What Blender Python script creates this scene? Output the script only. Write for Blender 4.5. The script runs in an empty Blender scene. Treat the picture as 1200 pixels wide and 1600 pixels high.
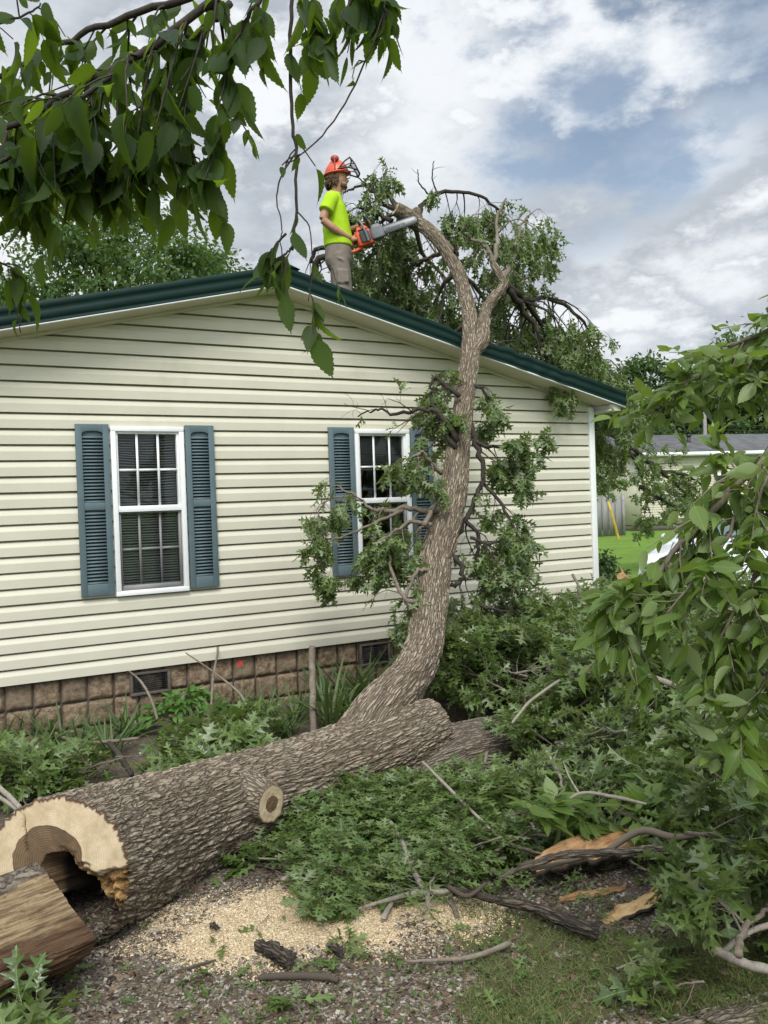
import bpy, math, random
import numpy as np

# ---------------------------------------------------------------- camera, sky, sun, exposure
SC = bpy.context.scene
COL = SC.collection
YAW, PITCH, ROLL, FPX = math.radians(-28.886), math.radians(-0.838), math.radians(1.997), 1300.0
CAM = np.array([0.0, -6.9, 1.75])


def _rot(yaw, pitch, roll):
    cy, sy, cp, sp, cr, sr = math.cos(yaw), math.sin(yaw), math.cos(pitch), math.sin(pitch), math.cos(roll), math.sin(roll)
    Rz = np.array([[cy, -sy, 0], [sy, cy, 0], [0, 0, 1]])
    Rx = np.array([[1, 0, 0], [0, cp, -sp], [0, sp, cp]])
    Ry = np.array([[cr, 0, sr], [0, 1, 0], [-sr, 0, cr]])
    return Rz @ Rx @ Ry


RC = _rot(YAW, PITCH, ROLL)
from mathutils import Matrix, Vector
cam_data = bpy.data.cameras.new('camera')
cam = bpy.data.objects.new('camera', cam_data)
COL.objects.link(cam)
cam_data.sensor_fit = 'AUTO'
cam_data.sensor_width = 36.0
cam_data.lens = 36.0 * FPX / 1600.0
cam_data.clip_start = 0.05
cam_data.clip_end = 2000.0
m = Matrix.Identity(4)
for i in range(3):
    m[i][0], m[i][1], m[i][2], m[i][3] = RC[i, 0], RC[i, 2], -RC[i, 1], CAM[i]
cam.matrix_world = m
SC.camera = cam
SC.view_settings.view_transform = 'Standard'
SC.view_settings.look = 'None'
SC.view_settings.gamma = 1.0
SC.view_settings.exposure = 0.12
SC.cycles.max_bounces = 8
SC.cycles.transparent_max_bounces = 12
SC.cycles.use_denoising = True

SUN_EL, SUN_AZ = math.radians(50), math.radians(208)      # azimuth of the sun, clockwise from +y
sun_dir = np.array([math.sin(SUN_AZ) * math.cos(SUN_EL), math.cos(SUN_AZ) * math.cos(SUN_EL), math.sin(SUN_EL)])
sd = bpy.data.lights.new('sun', 'SUN')
sd.energy = 2.5
sd.angle = math.radians(22)
sd.color = (1.0, 0.97, 0.92)
sun = bpy.data.objects.new('sun', sd)
COL.objects.link(sun)
sun.location = (0, -10, 30)
sun.rotation_euler = Vector(tuple(-sun_dir)).to_track_quat('-Z', 'Y').to_euler()


def pdir(u, v):
    d = RC @ np.array([(u - 600) / FPX, 1.0, -(v - 800) / FPX])
    return d


def P(u, v, d):                                            # a point seen at (u, v) of the 1200x1600 photo, d metres ahead
    return CAM + pdir(u, v) * d


def G(u, v, z=0.0):                                        # the same, on the level z
    d = pdir(u, v)
    return CAM + d * ((z - CAM[2]) / d[2])


def W(u, v, y=0.0):                                        # the same, on the plane y
    d = pdir(u, v)
    return CAM + d * ((y - CAM[1]) / d[1])


world = bpy.data.worlds.new('World')
SC.world = world
world.use_nodes = True


class NT:
    """a little node-tree builder"""
    def __init__(s, tree):
        s.t = tree
        s.n = tree.nodes
        s.l = tree.links
        s.n.clear()

    def __call__(s, kind, ins=None, **props):
        nd = s.n.new(kind)
        for k, v in props.items():
            setattr(nd, k, v)
        for k, v in (ins or {}).items():
            sock = nd.inputs[k]
            if isinstance(v, bpy.types.NodeSocket):
                s.l.new(v, sock)
            else:
                sock.default_value = v
        return nd

    def math(s, op, a, b=None, clamp=False):
        ins = {0: a}
        if b is not None:
            ins[1] = b
        return s('ShaderNodeMath', ins, operation=op, use_clamp=clamp).outputs[0]

    def step(s, x, lo, hi, a=0.0, b=1.0):
        return s('ShaderNodeMapRange', {0: x, 1: lo, 2: hi, 3: a, 4: b}, interpolation_type='SMOOTHSTEP').outputs[0]

    def mix(s, f, a, b, blend='MIX'):
        nd = s('ShaderNodeMix', data_type='RGBA', blend_type=blend)
        for k, v in ((0, f), (6, a), (7, b)):
            if isinstance(v, bpy.types.NodeSocket):
                s.l.new(v, nd.inputs[k])
            else:
                nd.inputs[k].default_value = v if k == 0 else (tuple(v) + (1.0,))[:4]
        return nd.outputs[2]

    def noise(s, vec, scale, detail=4.0, rough=0.55, dist=0.0):
        nd = s('ShaderNodeTexNoise', {'Scale': scale, 'Detail': detail, 'Roughness': rough, 'Distortion': dist})
        if vec is not None:
            s.l.new(vec, nd.inputs['Vector'])
        return nd.outputs[0]

    def mapping(s, vec, scale=(1, 1, 1), loc=(0, 0, 0)):
        return s('ShaderNodeMapping', {'Vector': vec, 'Scale': scale, 'Location': loc}).outputs[0]

    def attr(s, name, out=2):
        return s('ShaderNodeAttribute', attribute_name=name).outputs[out]


def build_world():
    n = NT(world.node_tree)
    out = n('ShaderNodeOutputWorld')
    sky = n('ShaderNodeTexSky', sky_type='NISHITA', sun_disc=False, sun_elevation=SUN_EL, sun_rotation=SUN_AZ, air_density=1.0, dust_density=1.5)
    blue = n.mix(1.0, sky.outputs[0], (0.150, 0.142, 0.128), 'MULTIPLY')
    g = n('ShaderNodeTexCoord').outputs['Generated']
    sep = n('ShaderNodeSeparateXYZ', {0: g})
    big = n.noise(n.mapping(g, (1, 1, 2.1), (3.1, 1.7, 0)), 2.6, 9, 0.55, 0.0)
    fine = n.noise(n.mapping(g, (1, 1, 1.9), (7.3, 2.2, 4.0)), 6.5, 10, 0.60, 0.0)

    def blob(u, v, r0, r1, sx=1.0):
        d = pdir(u, v)
        d = d / np.linalg.norm(d)
        dv = n('ShaderNodeVectorMath', {0: g, 1: tuple(d)}, operation='SUBTRACT').outputs[0]
        dv = n('ShaderNodeVectorMath', {0: dv, 1: (1, 1, sx)}, operation='MULTIPLY').outputs[0]
        ln = n('ShaderNodeVectorMath', {0: dv}, operation='LENGTH').outputs['Value']
        ln = n.math('ADD', ln, n.math('MULTIPLY', n.math('SUBTRACT', fine, 0.5), 0.5))
        return n.step(ln, r1, r0)
    hole = n.math('MAXIMUM', blob(930, 150, 0.03, 0.15), n.math('MULTIPLY', blob(860, 30, 0.02, 0.10), 0.7))
    hole = n.math('MAXIMUM', hole, n.math('MULTIPLY', blob(1180, 20, 0.02, 0.16), 0.8))
    cover = n.step(big, 0.28, 0.44)
    cover = n.math('MULTIPLY', n.math('MAXIMUM', cover, 0.86), n.math('SUBTRACT', 1.0, n.math('MULTIPLY', hole, 0.85)), clamp=True)
    white = n.step(n.math('ADD', n.math('MULTIPLY', fine, 0.6), n.math('MULTIPLY', big, 0.4)), 0.51, 0.60)
    for b in (blob(1105, 215, 0.0, 0.10, 2.2), blob(1130, 425, 0.0, 0.13, 1.8), blob(980, 515, 0.0, 0.13, 1.2), blob(700, 120, 0.02, 0.2, 1.0), blob(590, 470, 0.0, 0.17), blob(30, 360, 0.0, 0.3)):
        white = n.math('MAXIMUM', white, n.math('MULTIPLY', b, 0.95))
    grey = n.mix(n.step(big, 0.35, 0.65), (0.54, 0.585, 0.64), (0.37, 0.415, 0.475))
    cl = n.mix(white, grey, (0.86, 0.89, 0.92))
    col = n.mix(cover, blue, cl)
    # an overcast sky is brighter overhead and round the veiled sun
    sv = n('ShaderNodeVectorMath', {0: g, 1: tuple(sun_dir)}, operation='DOT_PRODUCT').outputs['Value']
    gain = n.math('ADD', n.step(sv, 0.2, 1.0, 1.0, 2.6), n.step(sep.outputs[2], 0.55, 1.0, 0.0, 0.9))
    col = n('ShaderNodeVectorMath', {0: col, 1: n('ShaderNodeCombineXYZ', {0: gain, 1: gain, 2: gain}).outputs[0]}, operation='MULTIPLY').outputs[0]
    bg = n('ShaderNodeBackground', {0: col, 1: 1.0})
    n.l.new(bg.outputs[0], out.inputs[0])


build_world()

# ---------------------------------------------------------------- helpers: noise, geometry, naming
rs = np.random.default_rng


def hash3(i, j, k, seed=0):
    h = (i.astype(np.int64) * 374761393 + j.astype(np.int64) * 668265263 + k.astype(np.int64) * 2147483647 + seed * 974634777) & 0xFFFFFFFF
    h = ((h ^ (h >> 13)) * 1274126177) & 0xFFFFFFFF
    h = ((h ^ (h >> 16)) * 2246822519) & 0xFFFFFFFF
    return ((h ^ (h >> 15)) & 0xFFFFFF) / float(0xFFFFFF)


def vnoise(q, seed=0):
    f = np.floor(q).astype(np.int64)
    t = q - f
    t = t * t * (3 - 2 * t)
    r = 0
    for a in (0, 1):
        for b in (0, 1):
            for c in (0, 1):
                w = (t[:, 0] if a else 1 - t[:, 0]) * (t[:, 1] if b else 1 - t[:, 1]) * (t[:, 2] if c else 1 - t[:, 2])
                r = r + w * hash3(f[:, 0] + a, f[:, 1] + b, f[:, 2] + c, seed)
    return r * 2 - 1


def fbm(q, o=4, seed=0):
    r, a = 0, 1.0
    for i in range(o):
        r = r + a * vnoise(q * 2.0 ** i, seed + i)
        a *= 0.5
    return r / 1.9


def worley(q, seed=0):
    f = np.floor(q).astype(np.int64)
    d1 = np.full(len(q), 9.0)
    d2 = np.full(len(q), 9.0)
    for a in (-1, 0, 1):
        for b in (-1, 0, 1):
            for c in (-1, 0, 1):
                i, j, k = f[:, 0] + a, f[:, 1] + b, f[:, 2] + c
                d = np.sqrt((i + hash3(i, j, k, seed) - q[:, 0]) ** 2 + (j + hash3(i, j, k, seed + 7) - q[:, 1]) ** 2 + (k + hash3(i, j, k, seed + 13) - q[:, 2]) ** 2)
                d2 = np.minimum(d2, np.maximum(d, d1))
                d1 = np.minimum(d1, d)
    return d1, d2


def sstep(x, a, b):
    t = np.clip((x - a) / (b - a), 0, 1)
    return t * t * (3 - 2 * t)


def nrm(v):
    v = np.asarray(v, float)
    return v / (np.linalg.norm(v, axis=-1, keepdims=True) + 1e-12)


def catmull(pts, n):
    p = np.asarray(pts, float)
    if len(p) == 2:
        return p[0] + (p[1] - p[0]) * np.linspace(0, 1, n)[:, None]
    q = np.vstack([2 * p[0] - p[1], p, 2 * p[-1] - p[-2]])
    t = np.linspace(0, len(p) - 1 - 1e-9, n)
    i = t.astype(int)
    f = (t - i)[:, None]
    a, b, c, d = q[i], q[i + 1], q[i + 2], q[i + 3]
    return 0.5 * (2 * b + (c - a) * f + (2 * a - 5 * b + 4 * c - d) * f ** 2 + (3 * b - a - 3 * c + d) * f ** 3)


def frames(path):
    t = nrm(np.gradient(path, axis=0))
    n0 = np.cross(t[0], [0, 0, 1.0])
    if np.linalg.norm(n0) < 1e-3:
        n0 = np.cross(t[0], [1.0, 0, 0])
    n0 = nrm(n0)
    N = np.zeros_like(path)
    for i in range(len(path)):
        n0 = nrm(n0 - t[i] * np.dot(n0, t[i]))
        N[i] = n0
    return t, N, np.cross(t, N)


class Geo:
    """collects pieces and links them as ONE mesh object"""
    def __init__(s):
        s.V, s.Q, s.T, s.A, s.n = [], [], [], {}, 0

    def add(s, V, F, **at):
        V = np.asarray(V, float).reshape(-1, 3)
        Fs = F if isinstance(F, (list, tuple)) and len(F) and isinstance(F[0], np.ndarray) and F[0].ndim == 2 else [np.asarray(F)]
        for f in Fs:
            if len(f):
                (s.Q if f.shape[1] == 4 else s.T).append(f + s.n)
        for k, a in at.items():
            s.A.setdefault(k, []).append((s.n, np.broadcast_to(np.asarray(a, float), (len(V),) + np.shape(a)[1:]) if np.ndim(a) else np.full(len(V), float(a))))
        s.V.append(V)
        s.n += len(V)
        return s

    def box(s, lo, hi, M=None, **at):
        lo, hi = np.minimum(lo, hi), np.maximum(lo, hi)
        V = np.array([[(lo, hi)[a][0], (lo, hi)[b][1], (lo, hi)[c][2]] for a in (0, 1) for b in (0, 1) for c in (0, 1)], float)
        if M is not None:
            V = M(V)
        return s.add(V, np.array([[0, 1, 3, 2], [4, 6, 7, 5], [0, 4, 5, 1], [2, 3, 7, 6], [0, 2, 6, 4], [1, 5, 7, 3]]), **at)

    def tube(s, pts, r, segs=6, n=None, cap=True, **at):
        path = catmull(pts, n or max(2, len(pts)))
        r = np.interp(np.linspace(0, 1, len(path)), np.linspace(0, 1, len(np.atleast_1d(r))), np.atleast_1d(r)) if np.ndim(r) else np.full(len(path), r)
        t, N, B = frames(path)
        th = np.linspace(0, 2 * np.pi, segs, endpoint=False)
        V = path[:, None] + r[:, None, None] * (np.cos(th)[None, :, None] * N[:, None] + np.sin(th)[None, :, None] * B[:, None])
        V = V.reshape(-1, 3)
        i = np.arange(len(path) - 1)[:, None] * segs
        j = np.arange(segs)[None]
        k = (j + 1) % segs
        F = np.stack([i + j, i + k, i + segs + k, i + segs + j], -1).reshape(-1, 4)
        fs = [F]
        if cap:
            m = len(V)
            V = np.vstack([V, path[0] - t[0] * r[0] * 0.1, path[-1] + t[-1] * r[-1] * 0.1])
            jj, kk = np.arange(segs), (np.arange(segs) + 1) % segs
            fs.append(np.vstack([np.stack([kk, jj, np.full(segs, m)], -1), np.stack([jj + m - segs, kk + m - segs, np.full(segs, m + 1)], -1)]))
        return s.add(V, fs, **at)

    def ell(s, c, r, R=None, nu=16, nv=10, **at):
        a = np.linspace(0, 2 * np.pi, nu, endpoint=False)
        b = np.linspace(0.02, np.pi - 0.02, nv)
        V = np.stack([np.outer(np.sin(b), np.cos(a)), np.outer(np.sin(b), np.sin(a)), np.outer(np.cos(b), np.ones(nu))], -1).reshape(-1, 3) * np.asarray(r)
        if R is not None:
            V = V @ np.asarray(R).T
        i = np.arange(nv - 1)[:, None] * nu
        j = np.arange(nu)[None]
        k = (j + 1) % nu
        F = np.stack([i + j, i + nu + j, i + nu + k, i + k], -1).reshape(-1, 4)
        n0 = len(V)
        top, bot = np.arange(nu)[None], (np.arange(nu) + (nv - 1) * nu)[None]
        V2 = np.vstack([V, V[:nu].mean(0), V[-nu:].mean(0)])
        T = np.vstack([np.stack([np.full(nu, n0), top[0], np.roll(top[0], -1)], -1), np.stack([np.full(nu, n0 + 1), np.roll(bot[0], -1), bot[0]], -1)])
        return s.add(V2 + np.asarray(c), [F, T], **at)

    def grid(s, V, nu, nv, closed=False, **at):                # V is nu x nv points
        i = np.arange(nu - 1)[:, None] * nv
        j = np.arange(nv if closed else nv - 1)[None]
        k = (j + 1) % nv
        return s.add(V, np.stack([i + j, i + k, i + nv + k, i + nv + j], -1).reshape(-1, 4), **at)

    def loft(s, rings, cap=True, **at):                        # list of equal rings of points
        R = np.asarray(rings, float)
        a, b = R.shape[:2]
        V = R.reshape(-1, 3)
        i = np.arange(a - 1)[:, None] * b
        j = np.arange(b)[None]
        k = (j + 1) % b
        fs = [np.stack([i + j, i + k, i + b + k, i + b + j], -1).reshape(-1, 4)]
        if cap:
            m = len(V)
            V = np.vstack([V, R[0].mean(0), R[-1].mean(0)])
            jj, kk = np.arange(b), (np.arange(b) + 1) % b
            fs.append(np.vstack([np.stack([kk, jj, np.full(b, m)], -1), np.stack([jj + m - b, kk + m - b, np.full(b, m + 1)], -1)]))
        return s.add(V, fs, **at)

    def build(s, name, mat, parent=None, smooth=False, bevel=0.0, auto=None):
        off = wloc(parent)
        V = np.vstack(s.V) - off
        me = bpy.data.meshes.new(name)
        Q = np.vstack(s.Q) if s.Q else np.zeros((0, 4), int)
        T = np.vstack(s.T) if s.T else np.zeros((0, 3), int)
        lv = np.concatenate([Q.ravel(), T.ravel()]).astype(np.int32)
        tot = np.concatenate([np.full(len(Q), 4), np.full(len(T), 3)]).astype(np.int32)
        st = np.concatenate([[0], np.cumsum(tot)[:-1]]).astype(np.int32)
        me.vertices.add(len(V))
        me.vertices.foreach_set('co', V.astype(np.float32).ravel())
        me.loops.add(len(lv))
        me.loops.foreach_set('vertex_index', lv)
        me.polygons.add(len(tot))
        me.polygons.foreach_set('loop_start', st)
        me.polygons.foreach_set('loop_total', tot)
        if smooth:
            me.polygons.foreach_set('use_smooth', np.ones(len(tot), bool))
        me.update(calc_edges=True)
        for k, parts in s.A.items():
            vec = parts[0][1].ndim == 2
            arr = np.zeros((len(V), 3) if vec else len(V), np.float32)
            for o, a in parts:
                arr[o:o + len(a)] = a
            at = me.attributes.new(k, 'FLOAT_VECTOR' if vec else 'FLOAT', 'POINT')
            at.data.foreach_set('vector' if vec else 'value', arr.ravel())
        me.validate()
        if mat is not None:
            me.materials.append(mat)
        o = bpy.data.objects.new(name, me)
        COL.objects.link(o)
        if parent is not None:
            o.parent = parent
        if bevel:
            b = o.modifiers.new('bevel', 'BEVEL')
            b.width = bevel
            b.segments = 2
            b.limit_method = 'ANGLE'
        return o


def wloc(o):
    v = np.zeros(3)
    while o is not None:
        v = v + np.array(o.location)
        o = o.parent
    return v


def tag(o, label=None, cat=None, group=None, kind=None):
    for k, v in (('label', label), ('category', cat), ('group', group), ('kind', kind)):
        if v:
            o[k] = v
    return o


def thing(name, loc, label, cat, group=None):
    o = bpy.data.objects.new(name, None)
    o.empty_display_size = 0.1
    COL.objects.link(o)
    o.location = tuple(loc)
    return tag(o, label, cat, group)


def dup(root, loc, rot=(0, 0, 0), sc=1.0, label=None, group=None):
    r = root.copy()
    COL.objects.link(r)
    r.location = tuple(loc)
    r.rotation_euler = rot
    r.scale = (sc, sc, sc)
    if label:
        r['label'] = label
    if group:
        r['group'] = group
    for ch in list(root.children):
        c = ch.copy()
        COL.objects.link(c)
        c.parent = r
        for g in list(ch.children):
            d = g.copy()
            COL.objects.link(d)
            d.parent = c
    return r


# ---------------------------------------------------------------- materials
def new_mat(name):
    mt = bpy.data.materials.new(name)
    mt.use_nodes = True
    n = NT(mt.node_tree)
    out = n('ShaderNodeOutputMaterial')
    bs = n('ShaderNodeBsdfPrincipled')
    n.l.new(bs.outputs[0], out.inputs[0])
    return mt, n, bs, out


def setin(n, bs, **kw):
    for k, v in kw.items():
        k = k.replace('_', ' ')
        if isinstance(v, bpy.types.NodeSocket):
            n.l.new(v, bs.inputs[k])
        else:
            bs.inputs[k].default_value = (tuple(v) + (1.0,))[:4] if isinstance(v, (tuple, list)) else v


def bump(n, h, strength, dist=0.01, normal=None):
    ins = {'Height': h, 'Strength': strength, 'Distance': dist}
    if normal is not None:
        ins['Normal'] = normal
    return n('ShaderNodeBump', ins).outputs[0]


def mat(name, c1, c2=None, rough=0.6, scale=6.0, spec=0.5, bmp=0.0, bscale=40.0, metal=0.0, stretch=(1, 1, 1), dirt=None, coat=0.0):
    mt, n, bs, out = new_mat(name)
    co = n.mapping(n('ShaderNodeTexCoord').outputs['Object'], stretch)
    c2 = c2 or tuple(x * 0.8 for x in c1)
    f = n.step(n.noise(co, scale, 5, 0.6), 0.3, 0.7)
    col = n.mix(f, c1, c2)
    if dirt:
        col = n.mix(n.math('MULTIPLY', n.step(n.noise(co, scale * 0.37, 8, 0.7), 0.55, 0.72), dirt[1]), col, dirt[0])
    setin(n, bs, Base_Color=col, Roughness=n.step(n.noise(co, scale * 3, 3), 0.2, 0.8, max(0.05, rough - 0.08), min(1, rough + 0.08)), Metallic=metal, Specular_IOR_Level=spec)
    if coat:
        setin(n, bs, Coat_Weight=coat)
    if bmp:
        setin(n, bs, Normal=bump(n, n.noise(co, bscale, 6, 0.6), bmp, 0.01))
    return mt


def leaf_mat(name, cols, under, rough=0.42, trans=0.35, tcol=(0.16, 0.26, 0.03), vein=0.5, spec=0.36):
    mt, n, bs, out = new_mat(name)
    r = n.attr('rnd')
    col = n.mix(n.step(r, 0.0, 0.5), cols[0], cols[1])
    col = n.mix(n.step(r, 0.55, 1.0), col, cols[2])
    tc = n('ShaderNodeTexCoord').outputs['Object']
    col = n.mix(n.math('MULTIPLY', n.step(n.noise(tc, 30, 3), 0.45, 0.75), 0.35), col, tuple(x * 0.62 for x in cols[1]))
    lv = n.attr('lv')
    lx = n.attr('lx')
    col = n.mix(n.step(lv, 0.05, 0.0, 0.0, vein), col, tuple(min(1, x * 2.0 + 0.03) for x in cols[2]))
    side = n.math('SINE', n.math('MULTIPLY', n.math('SUBTRACT', lx, n.math('MULTIPLY', lv, 0.55)), 56.0))
    side = n.step(side, 0.82, 1.0)
    col = n.mix(n.math('MULTIPLY', side, vein * 0.35), col, tuple(min(1, x * 1.6 + 0.02) for x in cols[2]))
    back = n('ShaderNodeNewGeometry').outputs['Backfacing']
    col = n.mix(n.math('MULTIPLY', back, 0.75), col, under)
    nz = bump(n, n.math('ADD', n.noise(tc, 60, 3), n.math('MULTIPLY', side, -0.5)), 0.22, 0.004)
    setin(n, bs, Base_Color=col, Roughness=n.step(r, 0, 1, rough - 0.07, rough + 0.1), Specular_IOR_Level=spec, Normal=nz)
    tr = n('ShaderNodeBsdfTranslucent', {'Color': tuple(tcol) + (1,)})
    mx = n('ShaderNodeMixShader', {0: trans, 1: bs.outputs[0], 2: tr.outputs[0]})
    n.l.new(mx.outputs[0], out.inputs[0])
    return mt


def bark_mat(name, ridge, furrow, fl=6.0, fa=30.0, lichen=(0.36, 0.36, 0.30), lamt=0.35, strength=0.6, attr=True, cr=(66, 66, 8.0)):
    mt, n, bs, out = new_mat(name)
    co = n.attr('bk', 1) if attr else n('ShaderNodeTexCoord').outputs['Object']
    st = n.mapping(co, (fa, fa, fl))
    n1 = n.noise(st, 1.0, 8, 0.62, 0.5)
    n2 = n.noise(n.mapping(co, (120, 120, 44)), 1.0, 5, 0.6)
    wz = n('ShaderNodeTexNoise', {'Vector': n.mapping(co, (16, 16, 7)), 'Scale': 1.0, 'Detail': 4.0}).outputs['Color']
    wv = n('ShaderNodeVectorMath', {0: wz, 1: (0.5, 0.5, 0.5)}, operation='SUBTRACT').outputs[0]
    wv = n('ShaderNodeVectorMath', {0: wv, 1: (2.7, 2.7, 2.7)}, operation='MULTIPLY').outputs[0]
    vc = n('ShaderNodeVectorMath', {0: n.mapping(co, cr), 1: wv}, operation='ADD').outputs[0]
    vd = n('ShaderNodeTexVoronoi', {'Vector': vc, 'Scale': 1.0}, feature='DISTANCE_TO_EDGE').outputs['Distance']
    vcell = n('ShaderNodeTexVoronoi', {'Vector': vc, 'Scale': 1.0}).outputs['Color']
    plate = n.step(n.math('ADD', vd, n.math('MULTIPLY', n.math('SUBTRACT', n2, 0.5), 0.10)), -0.09, 0.24)
    rd = n.attr('rd') if attr else n1
    f = n.math('ADD', n.math('MULTIPLY', rd, 0.40 if attr else 0.5), n.math('MULTIPLY', n1, 0.75))
    f = n.math('ADD', f, n.math('MULTIPLY', n.math('SUBTRACT', n.noise(n.mapping(co, (5, 5, 2.0)), 1.0, 5, 0.6), 0.5), 0.55))
    col = n.mix(n.step(f, 0.18, 0.80), furrow, ridge)
    col = n.mix(n.math('MULTIPLY', n('ShaderNodeSeparateColor', {0: vcell}).outputs[0], 0.35), col, tuple(min(1, x * 1.12) for x in ridge))
    col = n.mix(n.math('MULTIPLY', n.step(n2, 0.3, 0.75), 0.45), col, tuple(x * 0.5 for x in ridge))
    col = n.mix(n.math('MULTIPLY', n.step(n.noise(n.mapping(co, (4.0, 4.0, 2.2)), 1.0, 7, 0.66), 0.52, 0.72), lamt), col, lichen)
    if attr:
        col = n.mix(plate, tuple(x * 0.85 for x in furrow), col)
    h = n.math('ADD', n.math('MULTIPLY', n1, 0.7), n.math('MULTIPLY', n2, 0.5))
    if attr:
        h = n.math('ADD', h, n.math('MULTIPLY', plate, 1.0))
    setin(n, bs, Base_Color=col, Roughness=0.9, Specular_IOR_Level=0.2, Normal=bump(n, h, strength + (0.3 if attr else 0), 0.013))
    return mt


def cut_mat(name, rot=False):
    mt, n, bs, out = new_mat(name)
    rr, hm, tm = n.attr('rr'), n.attr('hm'), n.attr('tm')
    co = n('ShaderNodeTexCoord').outputs['Object']
    nz = n.noise(co, 9, 6, 0.65)
    ring = n.math('SINE', n.math('ADD', n.math('MULTIPLY', rr, 210.0), n.math('MULTIPLY', nz, 10.0)))
    ring = n.step(ring, -0.3, 1.0)
    sap = n.mix(n.step(n.noise(co, 14, 6, 0.7), 0.35, 0.7), (0.56, 0.455, 0.305), (0.42, 0.325, 0.195))
    sap = n.mix(n.math('MULTIPLY', ring, 0.40), sap, (0.40, 0.29, 0.16))
    sap = n.mix(n.math('MULTIPLY', n.step(n.noise(co, 3.2, 5, 0.6), 0.45, 0.7), 0.4), sap, (0.42, 0.30, 0.17))
    saw = n.noise(n.mapping(co, (8, 160, 30)), 1.0, 3, 0.5)
    sap = n.mix(n.math('MULTIPLY', n.step(saw, 0.5, 0.75), 0.22), sap, (0.34, 0.24, 0.13))
    heart = n.mix(n.step(nz, 0.3, 0.7), (0.19, 0.125, 0.065), (0.10, 0.065, 0.036))
    heart = n.mix(n.math('MULTIPLY', ring, 0.6), heart, (0.055, 0.033, 0.018))
    torn = n.mix(n.step(n.noise(co, 22, 8, 0.75), 0.36, 0.64), (0.42, 0.26, 0.10), (0.10, 0.052, 0.024))
    col = n.mix(n.step(n.math('ADD', hm, n.math('MULTIPLY', n.math('SUBTRACT', nz, 0.5), 0.3)), 0.42, 0.58), sap, heart)
    col = n.mix(n.step(n.math('ADD', tm, n.math('MULTIPLY', n.math('SUBTRACT', nz, 0.5), 0.5)), 0.4, 0.6), col, torn)
    col = n.mix(n.attr('ed'), col, (0.09, 0.05, 0.03))
    if rot:                                                    # rotten hollow, its deep shade painted in as near-black
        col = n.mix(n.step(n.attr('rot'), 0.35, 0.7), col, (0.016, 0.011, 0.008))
    h = n.math('ADD', n.math('MULTIPLY', n.noise(co, 45, 6, 0.7), n.math('ADD', 0.2, tm)), n.math('MULTIPLY', saw, 0.25))
    setin(n, bs, Base_Color=col, Roughness=0.8, Specular_IOR_Level=0.25, Normal=bump(n, h, 0.6, 0.01))
    return mt


def wood_mat(name, c1, c2, c3, stretch, scale=1.0, at=None):
    mt, n, bs, out = new_mat(name)
    co = n.mapping(n.attr(at, 1) if at else n('ShaderNodeTexCoord').outputs['Object'], stretch)
    a = n.noise(co, scale, 7, 0.65, 0.4)
    b = n.noise(co, scale * 0.3, 4, 0.6)
    col = n.mix(n.step(a, 0.3, 0.7), c1, c2)
    col = n.mix(n.math('MULTIPLY', n.step(b, 0.48, 0.66), 0.7), col, c3)
    setin(n, bs, Base_Color=col, Roughness=0.85, Specular_IOR_Level=0.2, Normal=bump(n, a, 0.7, 0.012))
    return mt


M = {}
M['siding'] = mat('siding', (0.60, 0.572, 0.452), (0.56, 0.532, 0.418), 0.45, 2.0, 0.35, 0.05, 90, dirt=((0.40, 0.375, 0.27), 0.45))
M['cream'] = mat('cream_trim', (0.62, 0.585, 0.45), (0.56, 0.53, 0.40), 0.5, 3.0, 0.35)
M['white'] = mat('white_vinyl', (0.80, 0.81, 0.79), (0.74, 0.75, 0.73), 0.4, 4.0, 0.4, dirt=((0.5, 0.5, 0.46), 0.3))
M['screen'] = mat('screened_vinyl', (0.22, 0.215, 0.21), (0.18, 0.175, 0.17), 0.6, 4.0)
M['shutter'] = mat('shutter_paint', (0.112, 0.156, 0.168), (0.092, 0.132, 0.144), 0.6, 5.0, 0.25, 0.1, 60, dirt=((0.14, 0.19, 0.20), 0.4))
M['green'] = mat('green_metal', (0.0035, 0.0165, 0.013), (0.005, 0.022, 0.0175), 0.5, 3.0, 0.16, 0.04, 8, stretch=(1, 1, 6))
M['block_mortar'] = mat('mortar', (0.07, 0.052, 0.04), (0.05, 0.036, 0.028), 0.9, 20)
M['dark'] = mat('dark_room', (0.02, 0.02, 0.02), (0.012, 0.012, 0.012), 0.9)
M['blind'] = mat('blind_slat', (0.62, 0.61, 0.58), (0.54, 0.53, 0.50), 0.6, 3)
M['curtain'] = mat('curtain_cloth', (0.33, 0.33, 0.32), (0.25, 0.25, 0.24), 0.8, 3, stretch=(8, 8, 1))
M['ventframe'] = mat('vent_frame', (0.115, 0.095, 0.08), (0.085, 0.07, 0.06), 0.7, 20)
M['ventgrille'] = mat('vent_grille', (0.035, 0.033, 0.032), (0.02, 0.02, 0.02), 0.7, 30)
M['gutter'] = mat('gutter_white', (0.55, 0.55, 0.50), (0.42, 0.42, 0.38), 0.6, 9)


def block_mat():
    mt, n, bs, out = new_mat('split_block')
    co = n('ShaderNodeTexCoord').outputs['Object']
    r = n.attr('rnd')
    a = n.noise(co, 26, 8, 0.7)
    col = n.mix(n.step(a, 0.33, 0.67), (0.150, 0.104, 0.066), (0.38, 0.285, 0.190))
    col = n.mix(n.step(r, 0.3, 1.0, 0.0, 0.55), col, (0.20, 0.155, 0.108))
    col = n.mix(n.math('MULTIPLY', n.step(n.noise(co, 70, 4, 0.7), 0.6, 0.7), 0.7), col, (0.04, 0.026, 0.02))
    setin(n, bs, Base_Color=col, Roughness=0.95, Specular_IOR_Level=0.15, Normal=bump(n, n.noise(co, 48, 8, 0.75), 1.0, 0.02))
    return mt


M['block'] = block_mat()


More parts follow.
